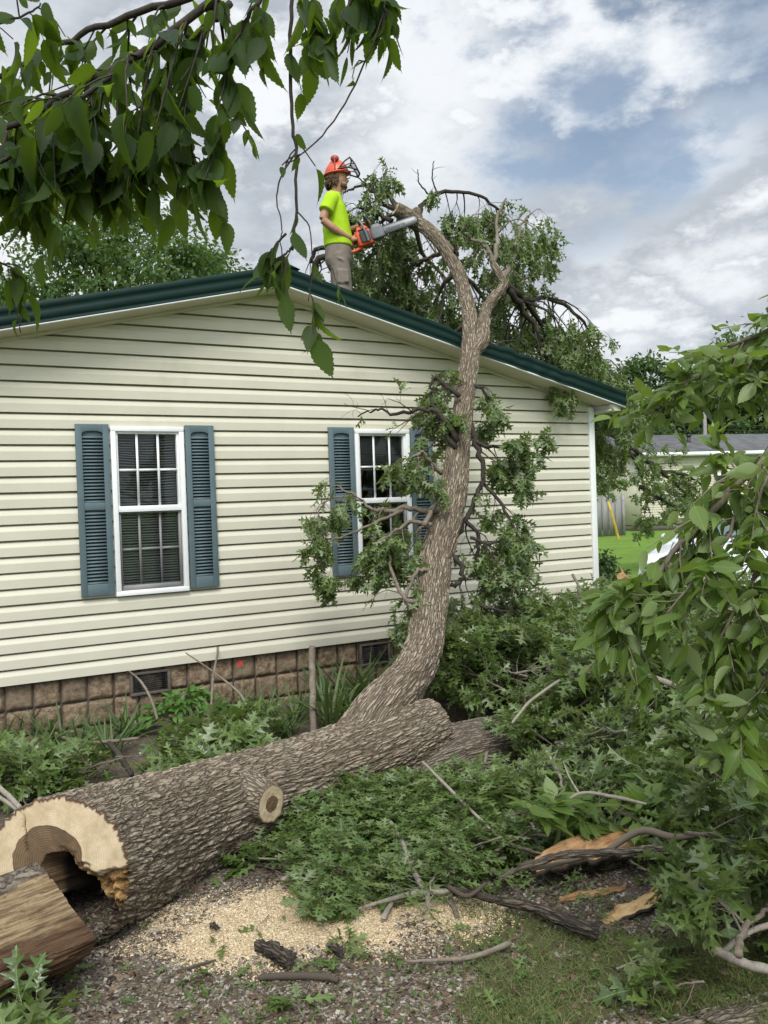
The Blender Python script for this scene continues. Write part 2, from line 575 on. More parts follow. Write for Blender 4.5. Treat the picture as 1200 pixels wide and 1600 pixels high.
def glass_mat():
    mt, n, bs, out = new_mat('window_glass')
    tr = n('ShaderNodeBsdfTransparent', {'Color': (0.72, 0.76, 0.75, 1)})
    gl = n('ShaderNodeBsdfGlossy', {'Color': (1, 1, 1, 1), 'Roughness': 0.02})
    fr = n('ShaderNodeFresnel', {'IOR': 1.45})
    mx = n('ShaderNodeMixShader', {0: fr.outputs[0], 1: tr.outputs[0], 2: gl.outputs[0]})
    n.l.new(mx.outputs[0], out.inputs[0])
    return mt


M['glass'] = glass_mat()
M['bark'] = bark_mat('oak_bark', (0.37, 0.305, 0.222), (0.125, 0.092, 0.062), lichen=(0.30, 0.275, 0.215), lamt=0.45, strength=0.75)
M['bark_grey'] = bark_mat('log_bark', (0.25, 0.21, 0.16), (0.085, 0.064, 0.046), lichen=(0.27, 0.27, 0.21), lamt=0.4)
M['twig'] = bark_mat('twig_bark', (0.20, 0.165, 0.125), (0.06, 0.045, 0.034), 40, 40, lamt=0.3, strength=0.4, attr=False)
M['twig_dark'] = bark_mat('dark_twig_bark', (0.055, 0.045, 0.036), (0.02, 0.016, 0.013), 40, 40, lichen=(0.10, 0.10, 0.085), lamt=0.2, strength=0.4, attr=False)
M['pale_twig'] = bark_mat('pale_stick_bark', (0.30, 0.265, 0.215), (0.12, 0.095, 0.07), 20, 60, lichen=(0.34, 0.34, 0.30), lamt=0.4, strength=0.4, attr=False)
M['cut'] = cut_mat('cut_wood')
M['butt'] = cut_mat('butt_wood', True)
M['oak'] = leaf_mat('oak_leaf', ((0.044, 0.082, 0.016), (0.076, 0.126, 0.026), (0.130, 0.190, 0.046)), (0.21, 0.25, 0.125), 0.33, 0.28, (0.22, 0.30, 0.04), spec=0.6)
M['oak_dry'] = leaf_mat('wilting_oak_leaf', ((0.052, 0.096, 0.020), (0.085, 0.138, 0.034), (0.130, 0.180, 0.054)), (0.18, 0.23, 0.095), 0.42, 0.28, (0.20, 0.27, 0.04))
M['elm'] = leaf_mat('broad_leaf', ((0.058, 0.105, 0.018), (0.090, 0.150, 0.026), (0.135, 0.200, 0.042)), (0.22, 0.28, 0.12), 0.42, 0.36, (0.25, 0.37, 0.035))
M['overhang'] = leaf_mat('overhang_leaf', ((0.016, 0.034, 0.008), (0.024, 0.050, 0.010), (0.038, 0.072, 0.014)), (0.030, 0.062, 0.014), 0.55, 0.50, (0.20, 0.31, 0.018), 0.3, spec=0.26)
M['far_leaf'] = leaf_mat('far_leaf', ((0.045, 0.088, 0.026), (0.062, 0.115, 0.034), (0.090, 0.150, 0.046)), (0.09, 0.14, 0.055), 0.55, 0.25, vein=0.0, spec=0.3)
M['far_dark'] = leaf_mat('far_dark_leaf', ((0.034, 0.068, 0.024), (0.046, 0.088, 0.030), (0.066, 0.115, 0.038)), (0.07, 0.11, 0.045), 0.55, 0.2, vein=0.0, spec=0.3)
M['hosta'] = leaf_mat('hosta_leaf', ((0.050, 0.125, 0.020), (0.070, 0.165, 0.028), (0.105, 0.205, 0.040)), (0.13, 0.22, 0.06), 0.42, 0.25)
M['blade'] = leaf_mat('blade_leaf', ((0.040, 0.085, 0.026), (0.062, 0.115, 0.034), (0.115, 0.150, 0.055)), (0.09, 0.13, 0.05), 0.45, 0.25, vein=0.2)
M['lawn'] = leaf_mat('lawn_blade', ((0.075, 0.125, 0.026), (0.125, 0.175, 0.042), (0.235, 0.235, 0.090)), (0.13, 0.17, 0.06), 0.5, 0.3, vein=0.0)

# ---------------------------------------------------------------- ground
def ground_fields(x, y):
    q = np.stack([x, y, np.zeros_like(x)], -1)
    e = fbm(q * 3.0, 4, 5)
    cx, cy = x - 1.34, y + 3.71
    a, b = 0.875 * cx - 0.483 * cy, 0.483 * cx + 0.875 * cy
    saw = 1 - sstep(np.sqrt((a / 0.84) ** 2 + (b / 0.48) ** 2) + e * 0.6, 0.4, 1.15)
    cx, cy = x - 2.02, y + 4.60
    a, b = 0.875 * cx - 0.483 * cy, 0.483 * cx + 0.875 * cy
    gr = 1 - sstep(np.sqrt((a / 0.62) ** 2 + (b / 0.50) ** 2) + e * 0.9 + 0.5 * fbm(q * 9.0, 3, 8), 0.35, 1.25)
    return saw, gr, e


def ground_z(x, y):
    q = np.stack([np.atleast_1d(x), np.atleast_1d(y), np.zeros(np.size(x))], -1)
    saw, gr, e = ground_fields(q[:, 0], q[:, 1])
    near = 1 - sstep(np.hypot(q[:, 0] - 2, q[:, 1] + 3.5), 6.0, 11.0)
    return near * (0.022 * fbm(q * 2.3, 4, 1) + 0.012 * fbm(q * 11, 3, 2) + 0.022 * saw) - 0.006


def ground_mat():
    mt, n, bs, out = new_mat('yard_ground')
    co = n('ShaderNodeTexCoord').outputs['Object']
    big, mid, fine = n.noise(co, 1.6, 6, 0.6), n.noise(co, 14, 6, 0.65), n.noise(co, 85, 5, 0.7)
    vor = n('ShaderNodeTexVoronoi', {'Vector': co, 'Scale': 95.0, 'Randomness': 1.0})
    dirt = n.mix(n.step(mid, 0.35, 0.65), (0.082, 0.058, 0.040), (0.150, 0.115, 0.082))
    peb = n.mix(n('ShaderNodeSeparateColor', {0: vor.outputs['Color']}).outputs[0], (0.10, 0.085, 0.07), (0.34, 0.31, 0.27))
    soil = n.mix(n.math('MULTIPLY', n.step(fine, 0.45, 0.6), 0.65), dirt, peb)
    sawc = n.mix(n.step(fine, 0.36, 0.62), (0.46, 0.345, 0.20), (0.66, 0.53, 0.34))
    col = n.mix(n.step(n.math('ADD', n.attr('saw'), n.math('MULTIPLY', n.math('SUBTRACT', fine, 0.5), 1.3)), 0.42, 0.9), soil, sawc)
    gcol = n.mix(n.step(mid, 0.3, 0.7), (0.090, 0.085, 0.036), (0.105, 0.115, 0.040))
    col = n.mix(n.math('MULTIPLY', n.step(n.math('ADD', n.attr('gr'), n.math('MULTIPLY', n.math('SUBTRACT', mid, 0.5), 0.8)), 0.35, 0.7), 0.8), col, gcol)
    lawn = n.mix(n.step(n.noise(co, 0.9, 8, 0.7), 0.3, 0.7), (0.110, 0.200, 0.028), (0.170, 0.270, 0.045))
    lawn = n.mix(n.math('MULTIPLY', n.step(n.noise(co, 9, 6, 0.7), 0.45, 0.7), 0.5), lawn, (0.055, 0.115, 0.018))
    col = n.mix(n.attr('far'), col, lawn)
    h = n.math('ADD', n.math('MULTIPLY', fine, 0.7), n.math('MULTIPLY', vor.outputs['Distance'], -0.5))
    setin(n, bs, Base_Color=col, Roughness=0.95, Specular_IOR_Level=0.15, Normal=bump(n, h, 0.9, 0.02))
    return mt


def build_ground():
    xs = np.concatenate([[-600, -200, -80, -40, -20, -10, -5, -2.5], np.arange(-1.2, 5.0, 0.028), np.arange(5.0, 9, 0.12), np.arange(9.5, 26, 1.2), [30, 45, 70, 120, 250, 600]])
    ys = np.concatenate([[-600, -200, -80, -40, -20, -12, -8, -6.5], np.arange(-5.6, -1.0, 0.028), np.arange(-1.0, 3, 0.15), np.arange(3.5, 26, 1.2), [30, 45, 70, 120, 250, 600]])
    X, Y = np.meshgrid(xs, ys, indexing='ij')
    x, y = X.ravel(), Y.ravel()
    saw, gr, e = ground_fields(x, y)
    far = np.maximum(sstep(x + e, 7.0, 9.0), sstep(np.hypot(x - 2, y + 3.5), 7, 12))
    g = Geo()
    g.grid(np.stack([x, y, ground_z(x, y)], -1), len(xs), len(ys), saw=saw, gr=gr, far=far)
    o = g.build('ground', ground_mat(), smooth=True)
    tag(o, kind='structure')
    if o.data.polygons[0].normal.z < 0:
        o.data.flip_normals()


build_ground()

# ---------------------------------------------------------------- the house
AX, AZ, SL, CZ = 2.739, 3.591, 0.2406, 2.703
XL, XR = AX - 3.691, AX + 3.691
EXPO, SB = 0.12186, 0.443


def zroof(x):
    return AZ - SL * abs(x - AX)


def build_house():
    H = thing('house', (AX, 0, 0), 'cream sided mobile home with a green metal gable roof', 'house')
    # siding: dutch lap courses, each a lip, a flat, a slope and a dark crevice
    wins = [(1.345, 1.880, 1.075, 2.385), (3.530, 4.060, 1.075, 2.385)]
    prof = []
    k = 0
    while SB + k * EXPO < AZ:
        z0 = SB + k * EXPO
        prof += [(z0, -0.020), (z0 + 0.066, -0.021), (z0 + 0.072, -0.019), (z0 + 0.1070, -0.003), (z0 + 0.1070, 0.045), (z0 + EXPO, 0.045)]
        k += 1
    g = Geo()
    rng = rs(4)
    for (za, ya), (zb, yb) in zip(prof[:-1], prof[1:]):
        cuts = sorted([z for w in wins for z in (w[2], w[3]) if za + 1e-6 < z < zb - 1e-6])
        zs = [za] + cuts + [zb]
        for z1, z2 in zip(zs[:-1], zs[1:]):
            f1 = (z1 - za) / (zb - za) if zb > za else 0.0
            f2 = (z2 - za) / (zb - za) if zb > za else 1.0
            y1, y2 = ya + (yb - ya) * f1, ya + (yb - ya) * f2
            if z1 >= AZ:
                continue
            z2c = min(z2, AZ)
            lim = lambda z: (XL, XR) if z <= CZ else (AX - (AZ - z) / SL, AX + (AZ - z) / SL)
            gaps = [(w[0], w[1]) for w in wins if z1 >= w[2] - 1e-6 and z2 <= w[3] + 1e-6]
            (l1, r1), (l2, r2) = lim(z1), lim(z2c)
            xs1, xs2 = [l1], [l2]
            for a, b in gaps:
                xs1 += [a, b]
                xs2 += [a, b]
            xs1.append(r1)
            xs2.append(r2)
            for i in range(0, len(xs1), 2):
                m_ = 10                                        # vinyl waves a little along its length
                a, b = np.linspace(xs1[i], xs1[i + 1], m_), np.linspace(xs2[i], xs2[i + 1], m_)
                wv = 0.0016 * np.sin(a * 2.1 + round(z1 / EXPO) * 1.7)
                V = np.concatenate([np.stack([a, np.full(m_, y1) + wv, np.full(m_, z1)], -1), np.stack([b, np.full(m_, y2) + wv, np.full(m_, z2c)], -1)])
                g.grid(V, 2, m_)
    g.build('wall', M['siding'], H)
    # other walls, plain, closing the house (not seen from here)
    g = Geo()
    g.box((XL, 0.12, 0.3), (XL + 0.1, 13.4, CZ)).box((XR - 0.1, 0.12, 0.3), (XR, 13.4, CZ)).box((XL + 0.1, 13.3, 0.3), (XR - 0.1, 13.4, CZ + 0.8)).box((XL + 0.1, 0.12, 0.3), (XR - 0.1, 13.3, 0.38)).box((XL + 0.1, 3.2, 0.38), (XR - 0.1, 3.3, 2.8)).box((XL + 0.1, 0.12, 2.62), (XR - 0.1, 3.2, 2.70))
    g.build('side_wall', M['siding'], H)
    # foundation of split-face blocks
    g = Geo()
    g.box((XL + 0.02, 0.055, -0.2), (XR - 0.02, 0.14, SB - 0.004))
    f = g.build('foundation', M['block_mortar'], H)
    g = Geo()
    bw, bh = 0.2005, 0.203
    vent_x = [W(237, 1100)[0], W(588, 1045)[0]]
    for i in range(int((XR - XL - 0.04) / bw)):
        for j in range(3):
            x0, z1 = XL + 0.03 + i * bw, SB - 0.008 - j * bh
            if any(abs(x0 + bw / 2 - vx) < 0.17 for vx in vent_x) and j == 0 and False:
                continue
            nn = 15
            uu, vv = np.meshgrid(np.linspace(0, 1, nn), np.linspace(0, 1, nn), indexing='ij')
            q = np.stack([uu.ravel() * bw + x0, np.full(nn * nn, i * 3.1 + j * 1.3), vv.ravel() * bh + z1 - bh], -1)
            edge = np.minimum(np.minimum(uu, 1 - uu), np.minimum(vv, 1 - vv)).ravel()
            d = 0.014 + 0.026 * fbm(q * 14, 5, 3)
            y = 0.055 - sstep(edge, 0.0, 0.10) * np.clip(d + 0.016, 0.006, 0.05)
            V = np.stack([x0 + 0.006 + uu.ravel() * (bw - 0.012), y, z1 - bh + 0.006 + vv.ravel() * (bh - 0.012)], -1)
            g.grid(V, nn, nn, rnd=np.full(nn * nn, rng.random()))
    o = g.build('block_facing', M['block'], f)
    # foundation vents
    for vx, z0, z1 in ((vent_x[0], 0.225, 0.415), (vent_x[1], 0.20, 0.41)):
        g = Geo()
        w = 0.165
        g.box((vx - w, 0.0, z1 - 0.022), (vx + w, 0.05, z1)).box((vx - w, 0.0, z0), (vx + w, 0.05, z0 + 0.022)).box((vx - w, 0.0, z0 + 0.022), (vx - w + 0.025, 0.05, z1 - 0.022)).box((vx + w - 0.025, 0.0, z0 + 0.022), (vx + w, 0.05, z1 - 0.022))
        v = g.build('foundation_vent', M['ventframe'], H, bevel=0.003)
        g = Geo()
        for i in range(9):
            z = z0 + 0.026 + i * (z1 - z0 - 0.05) / 8.6
            g.box((vx - w + 0.025, 0.012, z), (vx + w - 0.025, 0.03, z + 0.005))
        for i in range(14):
            x = vx - w + 0.03 + i * (2 * w - 0.06) / 13
            g.box((x, 0.032, z0 + 0.022), (x + 0.003, 0.036, z1 - 0.022))
        g.box((vx - w + 0.025, 0.04, z0 + 0.022), (vx + w - 0.025, 0.046, z1 - 0.022))
        g.build('grille', M['ventgrille'], v)
    # corner trim
    g = Geo()
    g.box((XR - 0.045, -0.034, SB - 0.01), (XR + 0.03, 0.06, CZ - 0.02))
    g.build('corner_trim', M['white'], H, bevel=0.004)
    # soffit under the rake, roof slabs, rake trim, drip edge
    g = Geo()
    yo = -0.30
    for s in (-1, 1):
        xe = AX + s * 3.85
        for (xa, xb) in ((AX, xe),):
            n_ = 40
            xx = np.linspace(xa, xb, n_)
            V = np.concatenate([np.stack([xx, np.full(n_, yo + 0.006), [zroof(x) + 0.012 for x in xx]], -1), np.stack([xx, np.full(n_, 0.03), [zroof(x) - 0.004 for x in xx]], -1)])
            g.grid(V, 2, n_)
            V2 = V + np.array([0, 0, 0.012])
            g.grid(V2, 2, n_)
        # J channel where siding meets soffit
        g.loft([[(x, y, zroof(x) + dz) for y, dz in ((-0.030, -0.030), (-0.020, -0.030), (-0.020, 0.004), (-0.030, 0.004))] for x in np.linspace(AX, AX + s * 3.69, 12)])
    g.box((XR + 0.03, yo + 0.01, CZ - 0.085), (XR + 0.16, 13.0, CZ - 0.072))
    g.build('soffit', M['cream'], H)
    g = Geo()
    for s in (-1, 1):
        xx = np.array([AX, AX + s * 3.93])
        ring = lambda x: [(x, y, zroof(x) + dz) for y, dz in ((yo + 0.02, 0.165), (yo + 0.02, 0.125), (13.6, 0.125), (13.6, 0.165))]
        g.loft([ring(x) for x in xx])
        for i in range(58):                                    # standing ribs of the metal sheets
            y = yo + 0.12 + i * 0.24
            g.loft([[(x, y + a, zroof(x) + b) for a, b in ((-0.02, 0.165), (-0.01, 0.182), (0.01, 0.182), (0.02, 0.165))] for x in xx])
    roof = g.build('roof', M['green'], H)
    g = Geo()
    rp = [(yo + 0.14, 0.186), (yo + 0.005, 0.184), (yo - 0.006, 0.176), (yo - 0.006, 0.135), (yo - 0.003, 0.132), (yo - 0.003, 0.100), (yo - 0.005, 0.097), (yo - 0.005, 0.052), (yo - 0.001, 0.048), (yo - 0.001, 0.030), (yo - 0.012, 0.024), (yo - 0.012, 0.018), (yo + 0.012, 0.020)]
    for s in (-1, 1):
        xx = np.linspace(AX, AX + s * 3.94, 150)
        V = []
        for x in xx:
            for y, dz in rp:
                dent = 0.0
                if s > 0:                                      # crushed where the trunk came down, and creased near the eave
                    dent = 0.075 * math.exp(-((x - 4.70) / 0.17) ** 2) + 0.020 * math.exp(-((x - 5.75) / 0.09) ** 2) + 0.010 * math.sin(x * 23) * math.exp(-((x - 5.3) / 0.55) ** 2)
                yy = y - (0.3 * dent + 0.012 * math.sin(x * 31) * math.exp(-((x - 5.5) / 0.5) ** 2) * (dz > 0.03)) * (s > 0)
                V.append((x, yy, zroof(x) + dz - dent * (dz / 0.18)))
        g.grid(np.array(V), len(xx), len(rp))
    g.build('rake_trim', M['green'], roof)
    g = Geo()
    for s in (-1, 1):
        g.loft([[(x, y, zroof(x) + dz) for y, dz in ((yo - 0.010, 0.006), (yo + 0.01, 0.006), (yo + 0.01, 0.0175), (yo - 0.010, 0.0175))] for x in np.linspace(AX, AX + s * 3.92, 20)])
    g.build('drip_edge', M['white'], roof)
    # ridge cap
    g = Geo()
    g.loft([[(AX + a, y, AZ + b) for a, b in ((-0.16, 0.160), (-0.05, 0.196), (0, 0.203), (0.05, 0.196), (0.16, 0.160), (0, 0.175))] for y in (yo - 0.014, 13.7)])
    g.build('ridge_cap', M['green'], roof)
    # gutter end at the right eave
    g = Geo()
    ex = XR + 0.155
    g.box((ex - 0.105, yo + 0.02, CZ - 0.070), (ex - 0.005, 13.4, CZ - 0.012)).box((ex, yo + 0.05, CZ - 0.075), (ex + 0.06, 13.4, CZ - 0.002))
    g.build('gutter', M['gutter'], H, bevel=0.006)
    # small interior lining so that the rooms are dark
    # windows
    for wi, (x0, x1) in enumerate(((1.318, 1.907), (3.502, 4.088))):
        z0, z1 = 1.050, 2.412
        g = Geo()
        fw = 0.040
        ya, yb = -0.052, 0.05
        g.box((x0, ya, z1 - fw), (x1, yb, z1)).box((x0, ya, z0), (x1, yb, z0 + fw)).box((x0, ya, z0 + fw), (x0 + fw, yb, z1 - fw)).box((x1 - fw, ya, z0 + fw), (x1, yb, z1 - fw))
        w = g.build('window', M['white'], H, bevel=0.004)
        zm = z0 + (z1 - z0) * 0.512
        a, b = x0 + fw, x1 - fw
        g = Geo()
        g.box((a, -0.040, zm - 0.024), (b, 0.02, zm + 0.024))
        g.box((a, -0.030, zm + 0.024), (a + 0.018, 0.02, z1 - fw)).box((b - 0.018, -0.030, zm + 0.024), (b, 0.02, z1 - fw)).box((a + 0.018, -0.030, z1 - fw - 0.018), (b - 0.018, 0.02, z1 - fw))
        g.build('sash', M['white'], w, bevel=0.003)
        g = Geo()
        sw = 0.022
        zt, zb_ = z1 - fw - 0.018, zm + 0.024
        for i in (1, 2):
            x = a + (b - a) * i / 3
            g.box((x - 0.009, -0.018, zb_), (x + 0.009, -0.008, zt))
        zc = (zt + zb_) / 2
        for i in range(3):
            xa = a + 0.018 if i == 0 else a + (b - a) * i / 3 + 0.009
            xb = b - 0.018 if i == 2 else a + (b - a) * (i + 1) / 3 - 0.009
            g.box((xa, -0.018, zc - 0.009), (xb, -0.008, zc + 0.009))
        g.build('muntin', M['white'], w)
        g = Geo()                                              # lower sash seen through its insect screen
        zt, zb_ = zm - 0.024, z0 + fw
        g.box((a, -0.020, zb_), (a + sw, 0.02, zt)).box((b - sw, -0.020, zb_), (b, 0.02, zt)).box((a + sw, -0.020, zb_), (b - sw, 0.02, zb_ + 0.040)).box((a + sw, -0.020, zt - 0.012), (b - sw, 0.02, zt))
        for i in (1, 2):
            x = a + (b - a) * i / 3
            g.box((x - 0.009, 0.0, zb_ + 0.04), (x + 0.009, 0.008, zt - 0.012))
        zc = zb_ + (zt - zb_) * 0.52
        for i in range(3):
            xa = a + sw if i == 0 else a + (b - a) * i / 3 + 0.009
            xb = b - sw if i == 2 else a + (b - a) * (i + 1) / 3 - 0.009
            g.box((xa, 0.0, zc - 0.009), (xb, 0.008, zc + 0.009))
        g.build('lower_sash', M['screen'], w)
        g = Geo()
        for yg, za_, zb_ in ((0.010, zm + 0.02, z1 - fw - 0.01), (0.012, z0 + fw + 0.01, zm - 0.02)):
            g.add([(a + 0.001, yg, za_), (b - 0.001, yg, za_), (b - 0.001, yg, zb_), (a + 0.001, yg, zb_)], np.array([[0, 1, 2, 3]]))
        g.build('glass', M['glass'], w)
        g = Geo()
        rng = rs(20 + wi)
        n_s = 62 if wi == 0 else 20
        for i in range(n_s):
            z = z1 - 0.05 - i * 0.0212
            if wi == 1:
                z = z1 - 0.05 - i * 0.0155
            if z < z0 + 0.03:
                break
            sag = 0.012 * math.sin(i * 0.5) * (i < 26) * (wi == 0)
            n_ = 10
            xx = np.linspace(a - 0.01, b + 0.01, n_)
            zz = z + sag * (((xx - a) / (b - a)) - 0.5) - 0.010 * np.sin((xx - a) / (b - a) * np.pi) * (wi == 0) * (i < 26) + rng.normal(0, 0.0012)
            V = np.concatenate([np.stack([xx, np.full(n_, 0.045), zz - 0.0045], -1), np.stack([xx, np.full(n_, 0.066), zz + 0.0065], -1)])
            g.grid(V, 2, n_)
        if wi == 1:
            zb2 = z1 - 0.05 - n_s * 0.0155
            g.box((a - 0.01, 0.045, zb2 - 0.02), (b + 0.01, 0.07, zb2))
        g.build('blind', M['blind'], w)
        if wi == 1:
            g = Geo()
            zr = zm + 0.11
            g.box((a, 0.085, zr - 0.012), (b, 0.10, zr + 0.012))
            for k, (xa, xb) in enumerate(((a, a + 0.05), (a + 0.16, a + 0.20), (b - 0.09, b))):
                n_ = 14
                xx = np.linspace(xa, xb, n_)
                yy = 0.11 + 0.012 * np.sin(np.arange(n_) * 1.5)
                V = np.concatenate([np.stack([xx, yy, np.full(n_, z0 + 0.05)], -1), np.stack([xx, yy, np.full(n_, zr - 0.013)], -1)])
                g.grid(V, 2, n_)
            g.build('curtain', M['curtain'], w)
    # shutters: two louvred panels each, arched head
    for si, (x0, x1) in enumerate(((1.052, 1.306), (1.919, 2.164), (3.236, 3.492), (4.098, 4.345))):
        z0, z1 = 1.068, 2.428
        g = Geo()
        st = 0.048
        ya, yb = -0.050, -0.022
        zm = z0 + (z1 - z0) * 0.522
        g.box((x0, ya, z0), (x0 + st, yb, z1)).box((x1 - st, ya, z0), (x1, yb, z1))
        g.box((x0 + st, ya, z0), (x1 - st, yb, z0 + 0.095)).box((x0 + st, ya, zm - 0.03), (x1 - st, yb, zm + 0.03))
        n_ = 13
        xx = np.linspace(x0 + st, x1 - st, n_)
        arch = z1 - 0.075 + 0.020 * np.sqrt(np.clip(1 - ((xx - (x0 + x1) / 2) / ((x1 - x0) / 2 - st)) ** 2, 0, 1)) + 0.0
        ring = [[(x, ya, az), (x, yb, az), (x, yb, z1), (x, ya, z1)] for x, az in zip(xx, arch)]
        g.loft(ring)
        g.box((x0 + st, -0.028, z0 + 0.095), (x1 - st, -0.0215, zm - 0.03)).box((x0 + st, -0.028, zm + 0.03), (x1 - st, -0.0215, z1 - 0.062))
        sh = g.build('shutter', M['shutter'], H, bevel=0.003)
        g = Geo()
        for za, zb in ((z0 + 0.10, zm - 0.034), (zm + 0.034, z1 - 0.082)):
            n_l = int((zb - za) / 0.0265)
            for i in range(n_l):
                z = za + (i + 0.35) * (zb - za) / n_l
                g.loft([[(x, -0.029, z + 0.004), (x, -0.029, z + 0.012), (x, -0.046, z - 0.006), (x, -0.048, z - 0.013)] for x in (x0 + st, x1 - st)])
        g.build('louvre', M['shutter'], sh)
    return H


HOUSE = build_house()

# ---------------------------------------------------------------- logs and trunks with real bark relief
def bark_tube(g, pts, rad, rings, segs, amp, fa=11.0, fl=3.2, seed=1, lump=0.05, knots=(), squash=1.0, shear=0.0):
    """adds a barked tube to g; returns the last / first rings. pts: centre line, rad: radii along it"""
    path = catmull(pts, rings)
    r = catmull(np.stack([rad, np.zeros(len(rad)), np.zeros(len(rad))], -1), rings)[:, 0]
    t, N, B = frames(path)
    s = np.concatenate([[0], np.cumsum(np.linalg.norm(np.diff(path, axis=0), axis=1))])
    th = np.linspace(0, 2 * np.pi, segs, endpoint=False)
    C, S_ = np.cos(th)[None, :], np.sin(th)[None, :]
    rm = float(np.mean(r))
    bk = np.stack([C * r[:, None], S_ * r[:, None], np.broadcast_to(s[:, None], (rings, segs))], -1).reshape(-1, 3)
    q = bk * np.array([fa, fa, fl]) + seed * 7.7
    q = q + 0.55 * np.stack([fbm(q * 0.7, 3, seed), fbm(q * 0.7 + 31, 3, seed + 3), fbm(q * 0.7 + 77, 3, seed + 5)], -1)
    d1, d2 = worley(q, seed)
    ridge = sstep(d2 - d1, 0.02, 0.42)
    q2 = bk * np.array([fa * 2.7, fa * 2.7, fl * 3.0]) + 3.3
    e1, e2 = worley(q2 + 0.4 * np.stack([fbm(q2, 2, 9), fbm(q2 + 9, 2, 9), fbm(q2 + 5, 2, 9)], -1), seed + 21)
    fine = sstep(e2 - e1, 0.0, 0.4)
    low = fbm(bk * np.array([3.0, 3.0, 1.6]) + seed, 3, seed + 50)
    disp = amp * ((ridge - 0.85) * 1.0 + (fine - 0.6) * 0.38 + 0.35 * fbm(q * 1.1, 3, seed + 60)) + lump * r.repeat(segs) * low
    R = r.repeat(segs) + disp * np.clip(r.repeat(segs) / rm, 0.35, 1.1)
    R = R.reshape(rings, segs)
    for (ks, kth, kw, kh) in knots:
        dth = np.abs((th[None] - kth + np.pi) % (2 * np.pi) - np.pi) * r[:, None]
        R = R + kh * np.exp(-((s[:, None] - ks) ** 2 + dth ** 2) / kw ** 2)
    V = path[:, None] + R[..., None] * (C[..., None] * N[:, None] + S_[..., None] * squash * B[:, None])
    if shear:                                                  # the saw cut runs askew to the log
        rt = nrm(np.cross(-t[0], [0, 0, 1.0]))
        off = (V - path[:, None]) @ rt
        V = V - t[0] * (shear * off * np.clip(1 - s / 0.25, 0, 1)[:, None])[..., None]
    rd = 0.65 * ridge + 0.35 * fine
    i = np.arange(rings - 1)[:, None] * segs
    j = np.arange(segs)[None]
    k = (j + 1) % segs
    g.add(V.reshape(-1, 3), np.stack([i + j, i + k, i + segs + k, i + segs + j], -1).reshape(-1, 4), bk=bk, rd=rd)
    return V, t, path


def cut_cap(g, ring, c, axis, pith, heart, R0, face=None, nr=22, rough=0.003, seed=2, edge=0.05, fit=False):
    """a sawn end: polar grid from the bark ring inwards. face(u, v) -> (push along axis, heart mask, torn mask)"""
    segs = len(ring)
    axis = nrm(axis)
    right = nrm(np.cross([0, 0, 1.0], axis))
    up = np.cross(axis, right)
    f = 1 - np.linspace(0, 1, nr) ** 0.8
    f[-1] = 0.002
    if fit:
        U_, S2, Vt = np.linalg.svd(ring - ring.mean(0))
        nn_ = Vt[2] * np.sign(Vt[2] @ axis)
        flat = ring - nn_ * (np.einsum('ij,j->i', ring - c, nn_))[:, None]
    else:
        flat = ring - axis * (np.einsum('ij,j->i', ring - c, axis))[:, None]
    V = c + (flat - c)[None] * f[:, None, None]
    V[0] = ring
    V = V.reshape(-1, 3)
    u, v = (V - c) @ right / R0, (V - c) @ up / R0
    rr = np.hypot(u - pith[0], v - pith[1])
    hm = 1 - sstep(rr + 0.10 * fbm(np.stack([u * 2.2, v * 2.2, u * 0], -1), 3, seed), heart * 0.92, heart * 1.08)
    tm = np.zeros_like(hm)
    push = np.zeros_like(hm)
    if face:
        push, hm2, tm = face(u, v)
        hm = hm2 if hm2 is not None else hm
    push = push + rough * fbm(np.stack([u * 9, v * 9, u * 0], -1), 3, seed)
    fr = np.repeat(f, segs)
    push = push * sstep(1 - fr, 0.0, 0.03)
    V = V - axis * push[:, None]
    ed = sstep(fr, 1 - edge, 1 - edge * 0.4)
    ex_ = {'rot': face.rot} if face is not None and hasattr(face, 'rot') else {}
    g.grid(V, nr, segs, closed=True, rr=rr, hm=hm, tm=tm, ed=ed, **ex_)


# ---------------------------------------------------------------- leaves, twigs and branches
def leaf_tpl(half, fold=0.25, curl=0.25, petiole=0.16, pw=0.010, wave=0.0):
    h = np.asarray(half, float)                                # rows: place on the midrib, x, y of the outline
    n = len(h)
    V, lv, lx = [], [], []
    ym = max(h[:, 2])
    for side in (0, 1, -1):
        for i, (mx, x, y) in enumerate(h):
            if side == 0:
                V.append((mx, 0, 0))
            else:
                V.append((x, side * y, fold * y + wave * math.sin(i * 2.1 + side)))
            lv.append(0 if side == 0 else y / ym)
            lx.append(mx if side == 0 else x)
    F = []
    for i in range(n - 1):
        F.append((i, i + 1, n + i + 1, n + i))
        F.append((i + 1, i, 2 * n + i, 2 * n + i + 1))
    b = len(V)
    V += [(-petiole, -pw, 0), (-petiole, pw, 0), (0.02, pw, 0), (0.02, -pw, 0)]
    lv += [0] * 4
    lx += [0] * 4
    F.append((b, b + 3, b + 2, b + 1))
    V = np.array(V)
    V[:, 2] -= curl * np.clip(V[:, 0], 0, 2) ** 2
    return V, np.array(F), np.array(lv), np.array(lx)


def serrated(n, w, tip=0.16):
    out = [(0, 0, 0)]
    for i in range(1, n):
        x = i / n
        y = w * math.sin(math.pi * x ** 0.80) ** 0.85 * (1 - 0.35 * x)
        out.append((x - 0.02, x - 0.018, y * 0.94))
        out.append((x, x + 0.022, y * 1.03))
    out.append((1.0 - tip * 0.5, 1.0 - tip * 0.5, 0.022))
    out.append((1.08, 1.08, 0))
    return out


